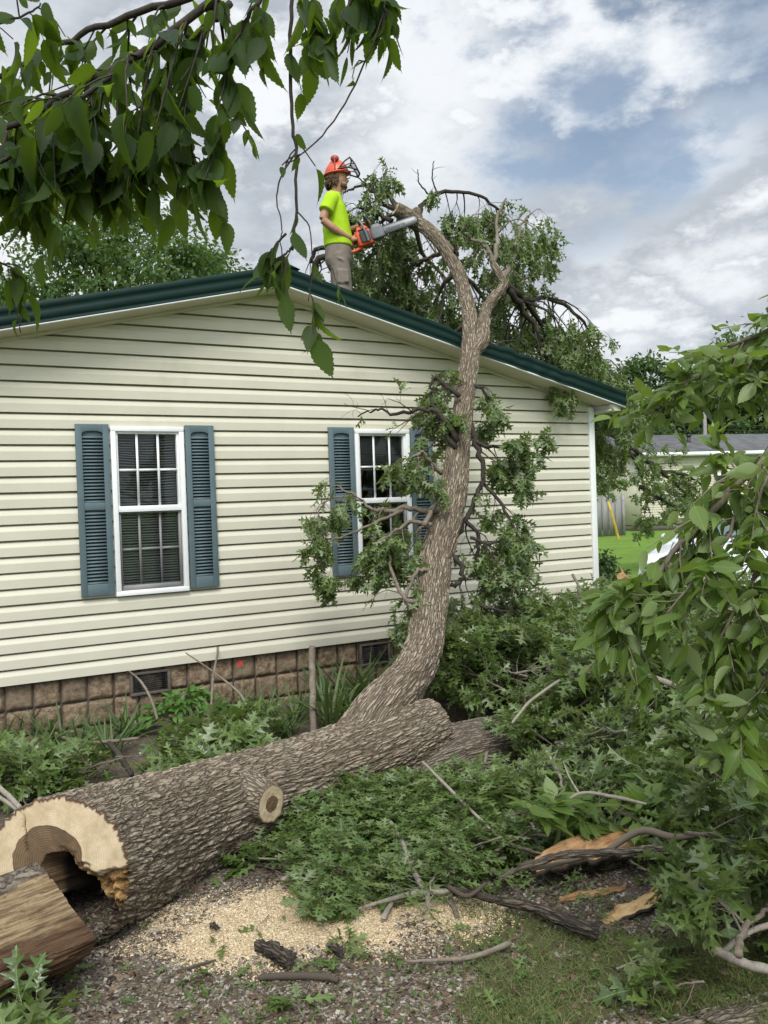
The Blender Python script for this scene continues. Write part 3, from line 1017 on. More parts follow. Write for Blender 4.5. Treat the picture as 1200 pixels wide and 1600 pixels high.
OAK = [(0, 0, 0.004), (0.10, 0.10, 0.030), (0.15, 0.19, 0.20), (0.17, 0.26, 0.235), (0.20, 0.25, 0.13), (0.27, 0.30, 0.045), (0.36, 0.38, 0.055), (0.42, 0.50, 0.23), (0.44, 0.61, 0.37),
       (0.48, 0.565, 0.15), (0.55, 0.60, 0.055), (0.64, 0.66, 0.065), (0.70, 0.78, 0.24), (0.72, 0.87, 0.30), (0.76, 0.83, 0.14), (0.82, 0.86, 0.06), (0.88, 0.92, 0.085), (0.91, 0.97, 0.12), (0.95, 0.97, 0.035), (1.06, 1.06, 0)]
OAK_LOW = [(0, 0, 0.004), (0.12, 0.12, 0.03), (0.17, 0.25, 0.23), (0.27, 0.29, 0.05), (0.38, 0.40, 0.06), (0.44, 0.57, 0.34), (0.54, 0.58, 0.06), (0.66, 0.68, 0.07), (0.72, 0.85, 0.28), (0.82, 0.85, 0.07), (1.05, 1.05, 0)]
TPL = {
    'oak': [leaf_tpl(OAK, 0.22, 0.22, wave=0.02), leaf_tpl(OAK, 0.45, 0.45, wave=0.03), leaf_tpl(OAK, -0.12, 0.10, wave=0.03)],
    'oak_wilt': [leaf_tpl([(a, b, c * 0.62) for a, b, c in OAK_LOW], 0.9, 0.35), leaf_tpl([(a, b, c * 0.5) for a, b, c in OAK_LOW], 1.3, 0.55), leaf_tpl([(a, b, c * 0.8) for a, b, c in OAK_LOW], 0.5, 0.2)],
    'oak_low': [leaf_tpl(OAK_LOW, 0.3, 0.3), leaf_tpl(OAK_LOW, 0.1, 0.5)],
    'elm': [leaf_tpl(serrated(9, 0.27), 0.30, 0.18, 0.09, 0.008), leaf_tpl(serrated(9, 0.25), 0.55, 0.38, 0.09, 0.008), leaf_tpl(serrated(9, 0.29), 0.12, 0.08, 0.09, 0.008)],
    'oval': [leaf_tpl([(0, 0, 0), (0.2, 0.2, 0.19), (0.5, 0.5, 0.27), (0.8, 0.8, 0.15), (1.05, 1.05, 0)], 0.2, 0.25, 0.05)],
    'blade': [leaf_tpl([(0, 0, 0.018), (0.2, 0.2, 0.022), (0.4, 0.4, 0.022), (0.6, 0.6, 0.019), (0.8, 0.8, 0.012), (1.0, 1.0, 0)], 0.5, 0.5, 0.0, 0.002), leaf_tpl([(0, 0, 0.018), (0.2, 0.2, 0.022), (0.4, 0.4, 0.022), (0.6, 0.6, 0.019), (0.8, 0.8, 0.012), (1.0, 1.0, 0)], 0.4, 0.16, 0.0, 0.002)],
}


class Leaves:
    def __init__(s, kind):
        s.kind, s.p, s.x, s.z, s.s = kind, [], [], [], []

    def add(s, p, x, z, size):
        p = np.asarray(p, float).reshape(-1, 3)
        s.p.append(p)
        s.x.append(np.broadcast_to(x, p.shape))
        s.z.append(np.broadcast_to(z, p.shape))
        s.s.append(np.broadcast_to(size, (len(p),)))

    def geo(s, g, rng, **at):
        if not s.p:
            return g
        p, x, z, sz = np.vstack(s.p), nrm(np.vstack(s.x)), np.vstack(s.z), np.concatenate(s.s)
        z = nrm(z - x * np.einsum('ij,ij->i', z, x)[:, None])
        y = np.cross(z, x)
        tp = TPL[s.kind]
        pick = rng.integers(0, len(tp), len(p))
        for k, (V, F, lv, lx) in enumerate(tp):
            m_ = pick == k
            n = int(m_.sum())
            if not n:
                continue
            w = rng.uniform(0.8, 1.15, n)
            S_ = sz[m_][:, None, None]
            W_ = p[m_][:, None] + S_ * (V[None, :, 0:1] * x[m_][:, None] + V[None, :, 1:2] * w[:, None, None] * y[m_][:, None] + V[None, :, 2:3] * z[m_][:, None] * rng.uniform(0.5, 1.5, n)[:, None, None])
            nv = len(V)
            Fs = F[None] + (np.arange(n) * nv)[:, None, None]
            g.add(W_.reshape(-1, 3), Fs.reshape(-1, 4), rnd=np.repeat(rng.random(n), nv), lv=np.tile(lv, n), lx=np.tile(lx, n))
        return g


def rosette(L, p, t, n, size, rng, grav=0.0, spread=1.0, zup=1.0, flip=0.17):
    """n leaves round a twig's tip"""
    d = nrm(np.asarray(t) * 0.8 + spread * rng.normal(0, 0.75, (n, 3)) + np.array([0, 0, grav]))
    z = rng.normal(0, 0.5, (n, 3)) + np.array([0, 0, zup]) + 0.25 * np.asarray(t)
    z = z * np.where(rng.random((n, 1)) < flip, -1, 1)
    L.add(np.asarray(p) - np.asarray(t) * rng.uniform(0, 0.035, (n, 1)) + d * size * 0.14, d, z, size * rng.uniform(0.6, 1.15, n))


def alternate(L, pts, n, size, rng, grav=-0.7, zup=0.5):
    """n leaves set alternately along a twig, drooping"""
    path = catmull(pts, max(4, n))
    t, N, B = frames(path)
    k = np.linspace(len(path) * 0.15, len(path) - 1, n).astype(int)
    sgn = np.where(np.arange(n) % 2 == 0, 1, -1)[:, None]
    d = nrm(t[k] * 0.7 + sgn * N[k] * 0.65 + rng.normal(0, 0.3, (n, 3)) + np.array([0, 0, grav]))
    z = rng.normal(0, 0.6, (n, 3)) + np.array([0, 0, zup]) + N[k] * 0.2
    L.add(path[k] + d * size * 0.09, d, z, size * rng.uniform(0.45, 1.3, n))


def limb(wood, L, pts, r0, r1, rng, side=6, ln=0.4, grav=-0.3, size=0.12, per=7, t0=0.2, lvl=1, segs=6, style='rosette', bare=0.0, n=None, tipleaf=True, spread=1.0, zup=1.0):
    path = catmull(pts, n or max(6, 4 * len(pts)))
    if len(path) > 4:
        w = np.linspace(0, 1, len(path))[:, None]
        path = path + rng.normal(0, 1, path.shape) * r0 * 0.35 * np.minimum(1, 4 * w)
    rr = np.linspace(r0, r1, len(path))
    wood.tube(path, rr, segs)
    t, N, B = frames(path)
    tot = float(np.linalg.norm(np.diff(path, axis=0), axis=1).sum())
    for i in range(side):
        f = t0 + (1 - t0) * (i + rng.uniform(0.1, 0.9)) / side
        k = min(len(path) - 1, int(f * len(path)))
        a = rng.uniform(0, 2 * np.pi)
        d = nrm(t[k] * rng.uniform(0.35, 0.9) + (math.cos(a) * N[k] + math.sin(a) * B[k]) * 0.95 + np.array([0, 0, grav * 0.6]))
        l = ln * rng.uniform(0.55, 1.35) * (1.15 - 0.45 * f)
        p0 = path[k]
        p1 = p0 + d * l * 0.5 + rng.normal(0, 0.06 * l, 3)
        p2 = p0 + d * l + rng.normal(0, 0.10 * l, 3) + np.array([0, 0, grav * l * 0.35])
        ra = max(0.0016, rr[k] * rng.uniform(0.3, 0.5))
        if lvl > 1:
            limb(wood, L, [p0, p1, p2], ra, max(0.0014, ra * 0.35), rng, max(2, side // 2), ln * 0.5, grav, size, per, 0.3, lvl - 1, max(4, segs - 1), style, bare, 6, True, spread, zup)
        else:
            wood.tube([p0, p1, p2], [ra, 0.0013], max(3, segs - 2), n=4, cap=False)
            if rng.random() >= bare:
                if style == 'rosette':
                    rosette(L, p2, nrm(p2 - p1), per, size, rng, grav * 0.8, spread, zup)
                    rosette(L, p1 * 0.4 + p2 * 0.6, nrm(p2 - p1), max(1, per // 2), size, rng, grav * 0.8, spread, zup)
                else:
                    alternate(L, [p0, p1, p2], per, size, rng, grav, zup)
    if tipleaf and rng.random() >= bare:
        if style == 'rosette':
            rosette(L, path[-1], t[-1], per, size, rng, grav * 0.8, spread, zup)
        else:
            alternate(L, path[len(path) // 2:], per, size, rng, grav, zup)


# ---------------------------------------------------------------- the fallen oak: butt log, cut fork, the leader up over the roof
def px_path(rows):
    """(u, v, width in px, depth) -> points and radii"""
    return [P(u, v, d) for u, v, w, d in rows], [w * d / FPX / 2 for u, v, w, d in rows]


def px_path_top(rows):
    return px_path([(u, v, w, d - 0.40 * min(1.0, max(0.0, (480 - v) / 110.0))) for u, v, w, d in rows])


def build_fallen_tree():
    rng = rs(11)
    T = thing('fallen_oak', G(215, 1465), 'fallen oak with hollow sawn butt, its long leader bent up over the roof', 'fallen tree')
    g = Geo()
    pts, rad = px_path_top([(84, 1366, 240, 3.38), (165, 1340, 226, 3.68), (255, 1303, 188, 4.00), (350, 1262, 158, 4.32), (440, 1231, 140, 4.65), (540, 1195, 130, 5.02), (620, 1161, 118, 5.28), (682, 1134, 90, 5.45)])
    Vb, tb, pb = bark_tube(g, pts, rad, 480, 400, 0.0125, 38, 5.4, 3, 0.035, shear=0.24)
    rows = [(548, 1178, 92, 5.10), (592, 1112, 82, 5.30), (637, 1062, 70, 5.58), (660, 1018, 62, 5.85), (669, 972, 57, 6.08), (674, 930, 54, 6.28), (681, 875, 53, 6.5), (695, 822, 50, 6.72), (708, 772, 45, 6.9), (716, 705, 37, 7.12),
            (723, 645, 33, 7.36), (730, 592, 31, 7.6), (735, 545, 31, 7.84), (736, 512, 26, 8.05), (729, 470, 23, 8.35), (716, 428, 22, 8.65), (698, 392, 22, 8.9), (672, 362, 22, 9.1), (648, 345, 22, 9.25)]
    pts2, rad2 = px_path_top(rows)
    Vl, tl, pl = bark_tube(g, pts2, rad2, 800, 170, 0.0085, 38, 5.0, 8, 0.05, knots=((2.35, 2.0, 0.05, 0.03), (3.0, 4.4, 0.05, 0.025)))
    # second leader forking at the eave
    pts3, rad3 = px_path_top([(738, 556, 18, 7.82), (752, 534, 24, 7.86), (755, 506, 22, 8.0), (760, 482, 19, 8.15), (772, 464, 17, 8.3), (786, 447, 16, 8.4), (780, 428, 13, 8.5), (770, 412, 11, 8.6)])
    bark_tube(g, pts3, rad3, 180, 70, 0.008, 24, 5.0, 12, 0.10)
    # the piece beyond the saw cut, still hanging on
    pts4, rad4 = px_path_top([(652, 350, 25, 9.25), (636, 338, 25, 9.2), (618, 326, 23, 9.15)])
    bark_tube(g, pts4, rad4, 50, 40, 0.010, 15, 4, 14, 0.1)
    pts5, rad5 = px_path_top([(652, 350, 18, 9.25), (652, 338, 17, 9.28), (650, 328, 15, 9.3)])
    bark_tube(g, pts5, rad5, 24, 30, 0.008, 15, 4, 15, 0.15)
    trunk = g.build('trunk', M['bark'], T, smooth=True)
    # sawn butt with the rotten hollow
    R0 = rad[0]
    gc = Geo()

    def face(u, v):
        q = np.stack([u * 3.5, v * 3.5, u * 0], -1)
        e = fbm(q, 4, 71)
        sp = fbm(np.stack([u * 7, v * 7, u * 0 + 4], -1), 4, 72)
        rr_ = np.hypot((u + 0.12) / 1.0, (v - 0.16) / 0.95)
        hm = 1 - sstep(rr_ + 0.05 * e, 0.42, 0.50)
        # cavity: from the heart down to the lower right
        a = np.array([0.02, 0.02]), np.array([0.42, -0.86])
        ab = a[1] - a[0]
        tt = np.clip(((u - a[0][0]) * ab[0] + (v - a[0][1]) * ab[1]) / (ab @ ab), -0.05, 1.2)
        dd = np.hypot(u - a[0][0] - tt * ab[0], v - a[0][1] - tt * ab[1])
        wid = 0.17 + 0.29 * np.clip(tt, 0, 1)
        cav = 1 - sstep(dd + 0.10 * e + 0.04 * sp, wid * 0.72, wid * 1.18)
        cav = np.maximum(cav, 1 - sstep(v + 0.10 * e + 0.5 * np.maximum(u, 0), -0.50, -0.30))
        crack = (1 - sstep(np.abs(u + 0.42 + (v - 0.4) * 0.22 + 0.02 * sp), 0.006, 0.022)) * sstep(v, 0.20, 0.30) * (1 - sstep(v, 0.62, 0.75))
        torn = (1 - sstep(v + 0.20 * e - 0.20 * u, -0.10, 0.06)) * sstep(u + 0.1 * e, -0.15, 0.22)
        torn = np.maximum(torn, (1 - sstep(dd + 0.1 * e, wid * 1.1, wid * 1.75)) * sstep(u, -0.02, 0.15))
        torn = np.maximum(torn, cav)
        hm = np.maximum(hm, crack)
        push = crack * 0.02 + cav * 0.50 + torn * (1 - cav) * (0.035 + 0.09 * np.clip(sp + 0.35, 0, 1) + 0.05 * np.clip(e, -0.4, 1))
        face.rot = sstep(cav, 0.02, 0.45)  # where the hollow's shade is painted over the rotten wood
        return push, hm, torn
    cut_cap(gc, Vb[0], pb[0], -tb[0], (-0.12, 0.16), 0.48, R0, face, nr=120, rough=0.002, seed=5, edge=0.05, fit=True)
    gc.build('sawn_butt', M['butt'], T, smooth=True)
    gc = Geo()
    cut_cap(gc, Vb[-1], pb[-1], tb[-1], (0, 0), 0.5, rad[-1], nr=16)
    gc.build('sawn_fork_end', M['cut'], T, smooth=True)
    gc = Geo()
    V4, t4, p4 = bark_tube(Geo(), pts4, rad4, 50, 40, 0.010, 15, 4, 14, 0.1)
    cut_cap(gc, V4[-1], p4[-1], t4[-1], (0, 0), 0.4, rad4[-1], nr=8)
    gc.build('sawn_top_end', M['cut'], T, smooth=True)
    # pruned stub on the butt log
    gs = Geo()
    ax = nrm(P(470, 1278, 4.05) - P(400, 1247, 4.27))
    c0, c1 = P(384, 1245, 4.27), P(424, 1256, 4.165)
    Vs, ts, ps = bark_tube(gs, [c0, (c0 + c1) / 2, c1], [0.150, 0.118, 0.098], 40, 60, 0.010, 14, 4, 19, 0.08)
    stub = gs.build('branch_stub', M['bark'], T, smooth=True)
    gc = Geo()
    nx = nrm(ts[-1] * 0.75 + nrm(CAM - c1) * 0.05 + np.array([0.12, -0.1, 0.05]))
    cut_cap(gc, Vs[-1], ps[-1], ts[-1], (0.0, 0.0), 0.42, 0.098, nr=16, seed=9, edge=0.12)
    gc.build('sawn_stub_end', M['cut'], stub, smooth=True)

    # limbs with leaves; every limb is a part, its foliage a sub-part
    def limb_part(rows, mat_w='twig', leaf='oak_wilt', lm='oak_dry', **kw):
        gw, L = Geo(), Leaves(leaf)
        pts, rad = px_path_top(rows)
        kw.setdefault('lvl', 2)
        if kw.get('grav', 0) < -1:
            kw['side'] = int(kw['side'] * 1.35)
        limb(gw, L, pts, max(rad[0], 0.004), max(rad[-1], 0.002), rng, **kw)
        o = gw.build('limb', M[mat_w], T, smooth=True)
        if L.p:
            L.geo(Geo(), rng).build('foliage', M[lm], o)
        return o
    # crown over the roof behind the leader
    A = dict(size=0.165, per=9, grav=-1.1, ln=0.55, lvl=2, spread=0.7)
    limb_part([(655, 335, 9, 9.3), (664, 315, 8, 9.35), (700, 299, 7, 9.4), (745, 305, 6, 9.5), (778, 330, 4, 9.6)], 'twig_dark', side=6, **dict(A, bare=0.25, ln=0.35, t0=0.35))
    limb_part([(770, 412, 9, 8.6), (758, 385, 7, 8.7), (735, 372, 4, 8.8)], side=3, **dict(A, bare=0.9, ln=0.3))
    limb_part([(770, 412, 9, 8.6), (778, 380, 6, 8.9), (775, 345, 5, 9.2), (790, 312, 3, 9.4)], side=7, **dict(A, ln=0.4, per=7))
    limb_part([(783, 440, 10, 8.45), (805, 400, 7, 8.8), (812, 360, 5, 9.1), (830, 328, 2, 9.3)], side=5, **dict(A, ln=0.3, per=6, bare=0.2))
    limb_part([(790, 445, 12, 8.45), (822, 470, 10, 8.9), (850, 520, 8, 9.3), (862, 560, 5, 9.5)], 'twig_dark', side=8, **dict(A, ln=0.5, per=9))
    limb_part([(792, 450, 12, 8.5), (830, 500, 9, 8.7), (852, 560, 6, 8.9)], 'twig_dark', side=6, **dict(A, bare=0.4))
    limb_part([(822, 470, 9, 8.9), (862, 468, 7, 9.4), (905, 495, 5, 9.8), (930, 540, 3, 10.2)], 'twig_dark', side=9, **dict(A, ln=0.55, per=9))
    limb_part([(850, 500, 9, 9.2), (890, 540, 7, 9.7), (935, 575, 5, 10.2), (965, 620, 3, 10.6)], 'twig_dark', side=9, **dict(A, ln=0.6, per=10))
    limb_part([(716, 428, 9, 8.7), (745, 450, 7, 9.2), (770, 490, 6, 9.6), (800, 540, 4, 9.9)], side=9, **dict(A, ln=0.6, per=9))
    limb_part([(760, 482, 9, 8.2), (790, 470, 7, 9.0), (815, 440, 5, 9.6), (830, 425, 3, 10)], side=9, **dict(A, ln=0.55, per=9))
    limb_part([(697, 392, 9, 8.95), (680, 400, 8, 9.5), (640, 420, 6, 10.0), (625, 470, 4, 10.3)], side=10, **dict(A, ln=0.6, per=9))
    limb_part([(715, 425, 9, 8.75), (690, 450, 7, 9.4), (670, 500, 6, 9.9), (665, 550, 4, 10.1)], side=10, **dict(A, ln=0.6, per=9))
    limb_part([(640, 342, 8, 9.25), (620, 365, 7, 9.6), (605, 400, 5, 9.9), (590, 440, 4, 10.0)], side=7, **dict(A, ln=0.5, per=8))
    limb_part([(650, 360, 8, 9.3), (662, 400, 7, 9.8), (690, 430, 5, 10.1), (705, 480, 4, 10.3)], side=10, **dict(A, ln=0.6, per=9))
    limb_part([(736, 500, 9, 8.1), (710, 520, 7, 8.9), (680, 535, 5, 9.4), (640, 545, 4, 9.8)], side=9, **dict(A, ln=0.5, per=9))
    limb_part([(742, 540, 9, 8.0), (775, 545, 7, 8.7), (815, 555, 5, 9.2), (850, 575, 4, 9.6)], side=9, **dict(A, ln=0.4, per=9))
    limb_part([(618, 326, 10, 9.2), (596, 318, 8, 9.3), (585, 300, 6, 9.4), (575, 288, 4, 9.5), (548, 296, 3, 9.5), (537, 302, 2, 9.5)], 'twig_dark', side=4, **dict(A, ln=0.3, per=5, bare=0.6))
    limb_part([(622, 330, 9, 9.25), (608, 305, 7, 9.4), (600, 285, 5, 9.5), (604, 262, 3, 9.5)], 'twig', side=6, **dict(A, ln=0.32, per=6, bare=0.35, t0=0.05))
    limb_part([(612, 345, 9, 9.2), (590, 335, 7, 9.3), (572, 328, 6, 9.5), (562, 325, 4, 9.7)], 'twig_dark', side=6, **dict(A, ln=0.3, per=6))
    limb_part([(640, 330, 7, 9.4), (610, 335, 6, 9.8), (580, 360, 5, 10.1), (560, 395, 4, 10.3)], side=8, **dict(A, ln=0.45, per=8))
    limb_part([(560, 430, 9, 10.5), (530, 395, 9, 10.6), (498, 388, 8, 10.7), (487, 410, 6, 10.7)], 'twig_dark', side=4, **dict(A, ln=0.3, bare=0.9))
    limb_part([(530, 400, 9, 10.6), (498, 405, 12, 10.6), (491, 440, 11, 10.6)], 'twig_dark', side=2, **dict(A, ln=0.2, bare=0.9))
    limb_part([(600, 440, 8, 10.4), (580, 445, 7, 10.5), (560, 450, 5, 10.5), (545, 470, 4, 10.5)], side=8, **dict(A, ln=0.4, per=8))
    limb_part([(625, 420, 6, 10.2), (628, 440, 6, 10.2), (615, 470, 5, 10.2), (603, 490, 3, 10.1)], 'twig_dark', side=3, **dict(A, ln=0.2, bare=0.8))
    # bare twigs standing up off the crown
    for rows in ([(668, 303, 3, 9.4), (655, 285, 2, 9.4), (653, 265, 1.5, 9.4)], [(682, 300, 3, 9.4), (675, 275, 2, 9.4), (678, 252, 1.5, 9.4)], [(735, 372, 4, 8.8), (722, 362, 3, 8.8), (730, 350, 2, 8.8)],
                 [(670, 332, 3, 9.4), (668, 310, 2, 9.4)], [(714, 400, 7, 8.8), (712, 390, 5, 8.8), (711, 381, 4, 8.8)], [(577, 290, 3, 9.5), (562, 280, 2, 9.5), (555, 268, 1.4, 9.5)]):
        limb_part(rows, 'twig_dark', side=2, ln=0.12, bare=1.0, lvl=1, size=0.1, per=1)
    # against the wall
    B_ = dict(size=0.120, per=3, grav=-0.9, ln=0.28, lvl=2, leaf='oak', lm='oak', spread=0.9)
    limb_part([(716, 690, 10, 7.0), (690, 650, 8, 7.0), (660, 640, 6, 7.0), (620, 645, 4, 7.0), (590, 640, 3, 7.05), (560, 650, 2, 7.1)], 'twig_dark', side=6, **dict(B_, bare=0.95, ln=0.28, grav=-0.05))
    limb_part([(718, 620, 9, 7.3), (695, 600, 8, 7.3), (680, 590, 6, 7.3), (668, 610, 4, 7.3)], 'twig_dark', side=8, **dict(B_, ln=0.22, per=7))
    limb_part([(712, 700, 9, 7.0), (690, 670, 7, 7.05), (678, 640, 5, 7.1), (672, 610, 4, 7.15)], 'twig_dark', side=8, **dict(B_, ln=0.25, per=6, bare=0.3))
    limb_part([(700, 790, 12, 6.75), (670, 798, 9, 6.65), (630, 797, 7, 6.6), (600, 800, 5, 6.6), (570, 790, 4, 6.6), (545, 770, 3, 6.6), (520, 755, 2, 6.6)], 'twig', side=9, **dict(B_, bare=0.25, t0=0.1, ln=0.26))
    limb_part([(630, 797, 6, 6.6), (590, 815, 5, 6.55), (545, 835, 4, 6.5), (510, 850, 3, 6.5), (490, 890, 2, 6.5)], 'twig', side=5, **dict(B_, t0=0.35, ln=0.24, per=8))
    limb_part([(545, 775, 3, 6.6), (515, 780, 3, 6.6), (498, 800, 3, 6.55), (492, 840, 2, 6.5)], 'twig', side=5, **dict(B_, ln=0.18, per=7))
    limb_part([(690, 740, 8, 6.8), (670, 720, 6, 6.7), (660, 705, 4, 6.65), (645, 715, 3, 6.6)], 'twig', side=6, **dict(B_, ln=0.2, per=7))
    limb_part([(675, 820, 8, 6.5), (640, 815, 6, 6.5), (620, 830, 5, 6.45), (590, 850, 4, 6.4)], 'twig', side=8, **dict(B_, ln=0.22, per=8))
    limb_part([(675, 935, 9, 6.15), (640, 940, 8, 6.1), (622, 915, 7, 6.2), (607, 870, 5, 6.3), (610, 845, 3, 6.3)], 'twig', side=4, **dict(B_, bare=0.5, ln=0.16))
    limb_part([(672, 890, 8, 6.3), (650, 895, 6, 6.25), (635, 930, 4, 6.2), (640, 960, 3, 6.2)], 'twig', side=5, **dict(B_, ln=0.16, per=6))
    # the dark snapped limb right of the leader
    limb_part([(732, 650, 10, 7.3), (742, 690, 11, 7.2), (755, 735, 10, 7.1), (745, 775, 9, 7.0), (728, 815, 8, 6.9), (705, 850, 7, 6.8)], 'twig_dark', side=5, **dict(B_, bare=0.4, ln=0.25))
    limb_part([(728, 815, 8, 6.9), (748, 835, 8, 6.9), (745, 870, 7, 6.9), (752, 915, 6, 6.9), (765, 975, 4, 6.9)], 'twig_dark', side=7, **dict(B_, ln=0.28, per=8))
    limb_part([(742, 690, 7, 7.2), (770, 700, 6, 7.1), (800, 695, 4, 7.1), (815, 700, 3, 7.1)], 'twig_dark', side=9, **dict(B_, ln=0.24, per=9))
    limb_part([(755, 755, 6, 7.1), (785, 790, 5, 7.0), (805, 830, 4, 7.0), (815, 860, 3, 7.0)], 'twig_dark', side=8, **dict(B_, ln=0.22, per=8))
    limb_part([(735, 600, 6, 7.5), (755, 610, 5, 7.5), (763, 640, 3, 7.5)], 'twig_dark', side=6, **dict(B_, ln=0.2, per=6))
    limb_part([(748, 870, 6, 6.9), (775, 880, 5, 6.85), (800, 910, 4, 6.8), (820, 950, 3, 6.8)], 'twig_dark', side=8, **dict(B_, ln=0.26, per=8))
    limb_part([(735, 840, 6, 6.8), (765, 850, 5, 6.8), (790, 840, 4, 6.8)], 'twig_dark', side=7, **dict(B_, ln=0.24, per=8))
    limb_part([(700, 860, 9, 6.5), (722, 885, 12, 6.5), (718, 910, 10, 6.5), (705, 915, 7, 6.5)], 'twig_dark', side=2, **dict(B_, bare=0.8, ln=0.15))
    limb_part([(735, 940, 6, 6.5), (765, 950, 5, 6.5), (800, 955, 4, 6.6), (850, 960, 2, 6.8)], 'twig_dark', side=9, **dict(B_, ln=0.26, per=8))
    # broken live snag on the leader's left flank
    limb_part([(688, 765, 7, 6.62), (672, 800, 8, 6.55), (662, 822, 9, 6.45)], 'twig', side=2, **dict(B_, bare=1.0, ln=0.1))
    return T


build_fallen_tree()


def build_log(name, rows, seed, label, cat='log', capends=(True, True), rings=260, segs=200, amp=0.009, mt='bark_grey', loc=None, group=None):
    pts, rad = px_path(rows)
    T = thing(name, loc if loc is not None else pts[0], label, cat, group)
    g = Geo()
    V, t, p = bark_tube(g, pts, rad, rings, segs, amp, 34, 5.0, seed, 0.045)
    g.build('bark', M[mt], T, smooth=True)
    for i, sgn in ((0, -1), (-1, 1)):
        if capends[i]:
            gc = Geo()
            cut_cap(gc, V[i], p[i], sgn * t[i], (0.05, 0.05), 0.45, rad[i], nr=18, seed=seed)
            gc.build('sawn_end', M['cut'], T, smooth=True)
    return T


build_log('cut_log', [(610, 1232, 112, 5.2), (690, 1200, 124, 5.4), (760, 1180, 118, 5.6), (815, 1168, 108, 5.8), (870, 1155, 98, 6.1)], 31, 'thick cut log half hidden in leaves behind the fallen trunk')
build_log('cut_log', [(1040, 1712, 185, 2.62), (1140, 1682, 190, 2.72), (1240, 1655, 190, 2.85), (1360, 1625, 185, 3.0)], 33, 'thick barked log lying at the bottom right corner, in front of the grass', rings=200)


# the split wedge in front of the sawn butt
def build_wedge():
    T = thing('split_wood_wedge', G(110, 1490), 'split wedge of wood with torn tan faces lying before the hollow butt', 'wood chunk')
    e0 = nrm(P(-60, 1402, 2.93) - P(70, 1358, 3.26))             # long axis, to the left and nearer
    ring0 = np.array([P(*p) for p in ((118, 1466, 3.42), (66, 1362, 3.36), (60, 1354, 3.30), (70, 1358, 3.25), (82, 1376, 3.20), (108, 1412, 3.12), (134, 1448, 3.05), (150, 1474, 3.00), (132, 1489, 3.02), (118, 1490, 3.2))])
    prof = catmull(np.vstack([ring0, ring0[:1]]), 161)[:-1]
    n_, k_ = 120, len(prof)
    s1 = np.linspace(0, 0.75, n_)
    a1 = np.linspace(0, 10, k_, endpoint=False)                 # runs 0..10 along the ten corner points
    s_, a_ = s1[:, None] * np.ones((1, k_)), a1[None] * np.ones((n_, 1))
    R = prof[None] + e0 * s1[:, None, None]
    cen = R.mean(axis=1, keepdims=True)
    out = nrm(R - cen)
    q = np.stack([s_ * 3.0, a_ * 5.0, 0 * a_], -1).reshape(-1, 3)
    fib = fbm(q, 5, 81)
    lay = np.floor(fbm(np.stack([s_ * 1.3, a_ * 1.1, 0 * a_], -1).reshape(-1, 3), 3, 84) * 5) / 5
    bark = sstep(a_ + 0.35 * fbm(np.stack([s_ * 7, a_ * 2, 0 * a_], -1).reshape(-1, 3), 3, 85).reshape(n_, k_) - 2.6 * s_, 0.7, 0.9) * (1 - sstep(a_ + 0.35 * fbm(np.stack([s_ * 9, a_ * 2, 0 * a_ + 5], -1).reshape(-1, 3), 3, 86).reshape(n_, k_), 3.2 + 1.2 * s_ / 0.5, 3.4 + 1.2 * s_ / 0.5))
    d = (0.016 * fib + 0.034 * lay + 0.02 * fbm(q * 0.23, 3, 90)).reshape(n_, k_)
    R = R + out * d[..., None]
    R[0] -= e0 * (0.012 * fbm(np.stack([a_[0] * 4, a_[0] * 0, a_[0] * 0], -1), 3, 9))[:, None]
    g = Geo()
    dark = np.clip((a_ - 4.6 + 0.8 * lay.reshape(n_, k_)) / 2.2, 0, 1)
    g.grid(R.reshape(-1, 3), n_, k_, closed=True, bk=np.stack([s_.ravel() * 5, a_.ravel() * 9, 0 * s_.ravel()], -1), rd=dark.ravel())
    f = np.linspace(1, 0.0, 20)[:, None, None]
    cap = cen[0][None] + (R[0][None] - cen[0][None]) * f
    cap = cap - e0 * (0.016 * fbm(cap.reshape(-1, 3) * 24, 4, 88).reshape(20, -1) * (1 - f[..., 0]))[..., None]
    g.grid(cap.reshape(-1, 3), 20, k_, closed=True, bk=cap.reshape(-1, 3) * 30, rd=np.full(20 * k_, 0.8))
    g.build('split_wood', M['split_wood'], T, smooth=True)
    j = np.arange(10, 84)
    bq = np.stack([s_[:, j] * 9, a_[:, j] * 4.2, 0 * s_[:, j]], -1).reshape(-1, 3)
    w1, w2 = worley(bq + 0.5 * np.stack([fbm(bq, 2, 4), fbm(bq + 9, 2, 4), fbm(bq + 5, 2, 4)], -1), 91)
    rd = sstep(w2 - w1, 0.02, 0.35)
    lift = bark[:, j] * (0.012 + 0.009 * rd.reshape(n_, -1)) - (1 - bark[:, j]) * 0.03
    g = Geo()
    g.grid((R[:, j] + out[:, j] * lift[..., None]).reshape(-1, 3), n_, len(j), bk=np.stack([a_[:, j].ravel() * 0.05, 0 * s_[:, j].ravel(), s_[:, j].ravel()], -1), rd=rd)
    g.build('bark', M['bark_grey'], T, smooth=True)


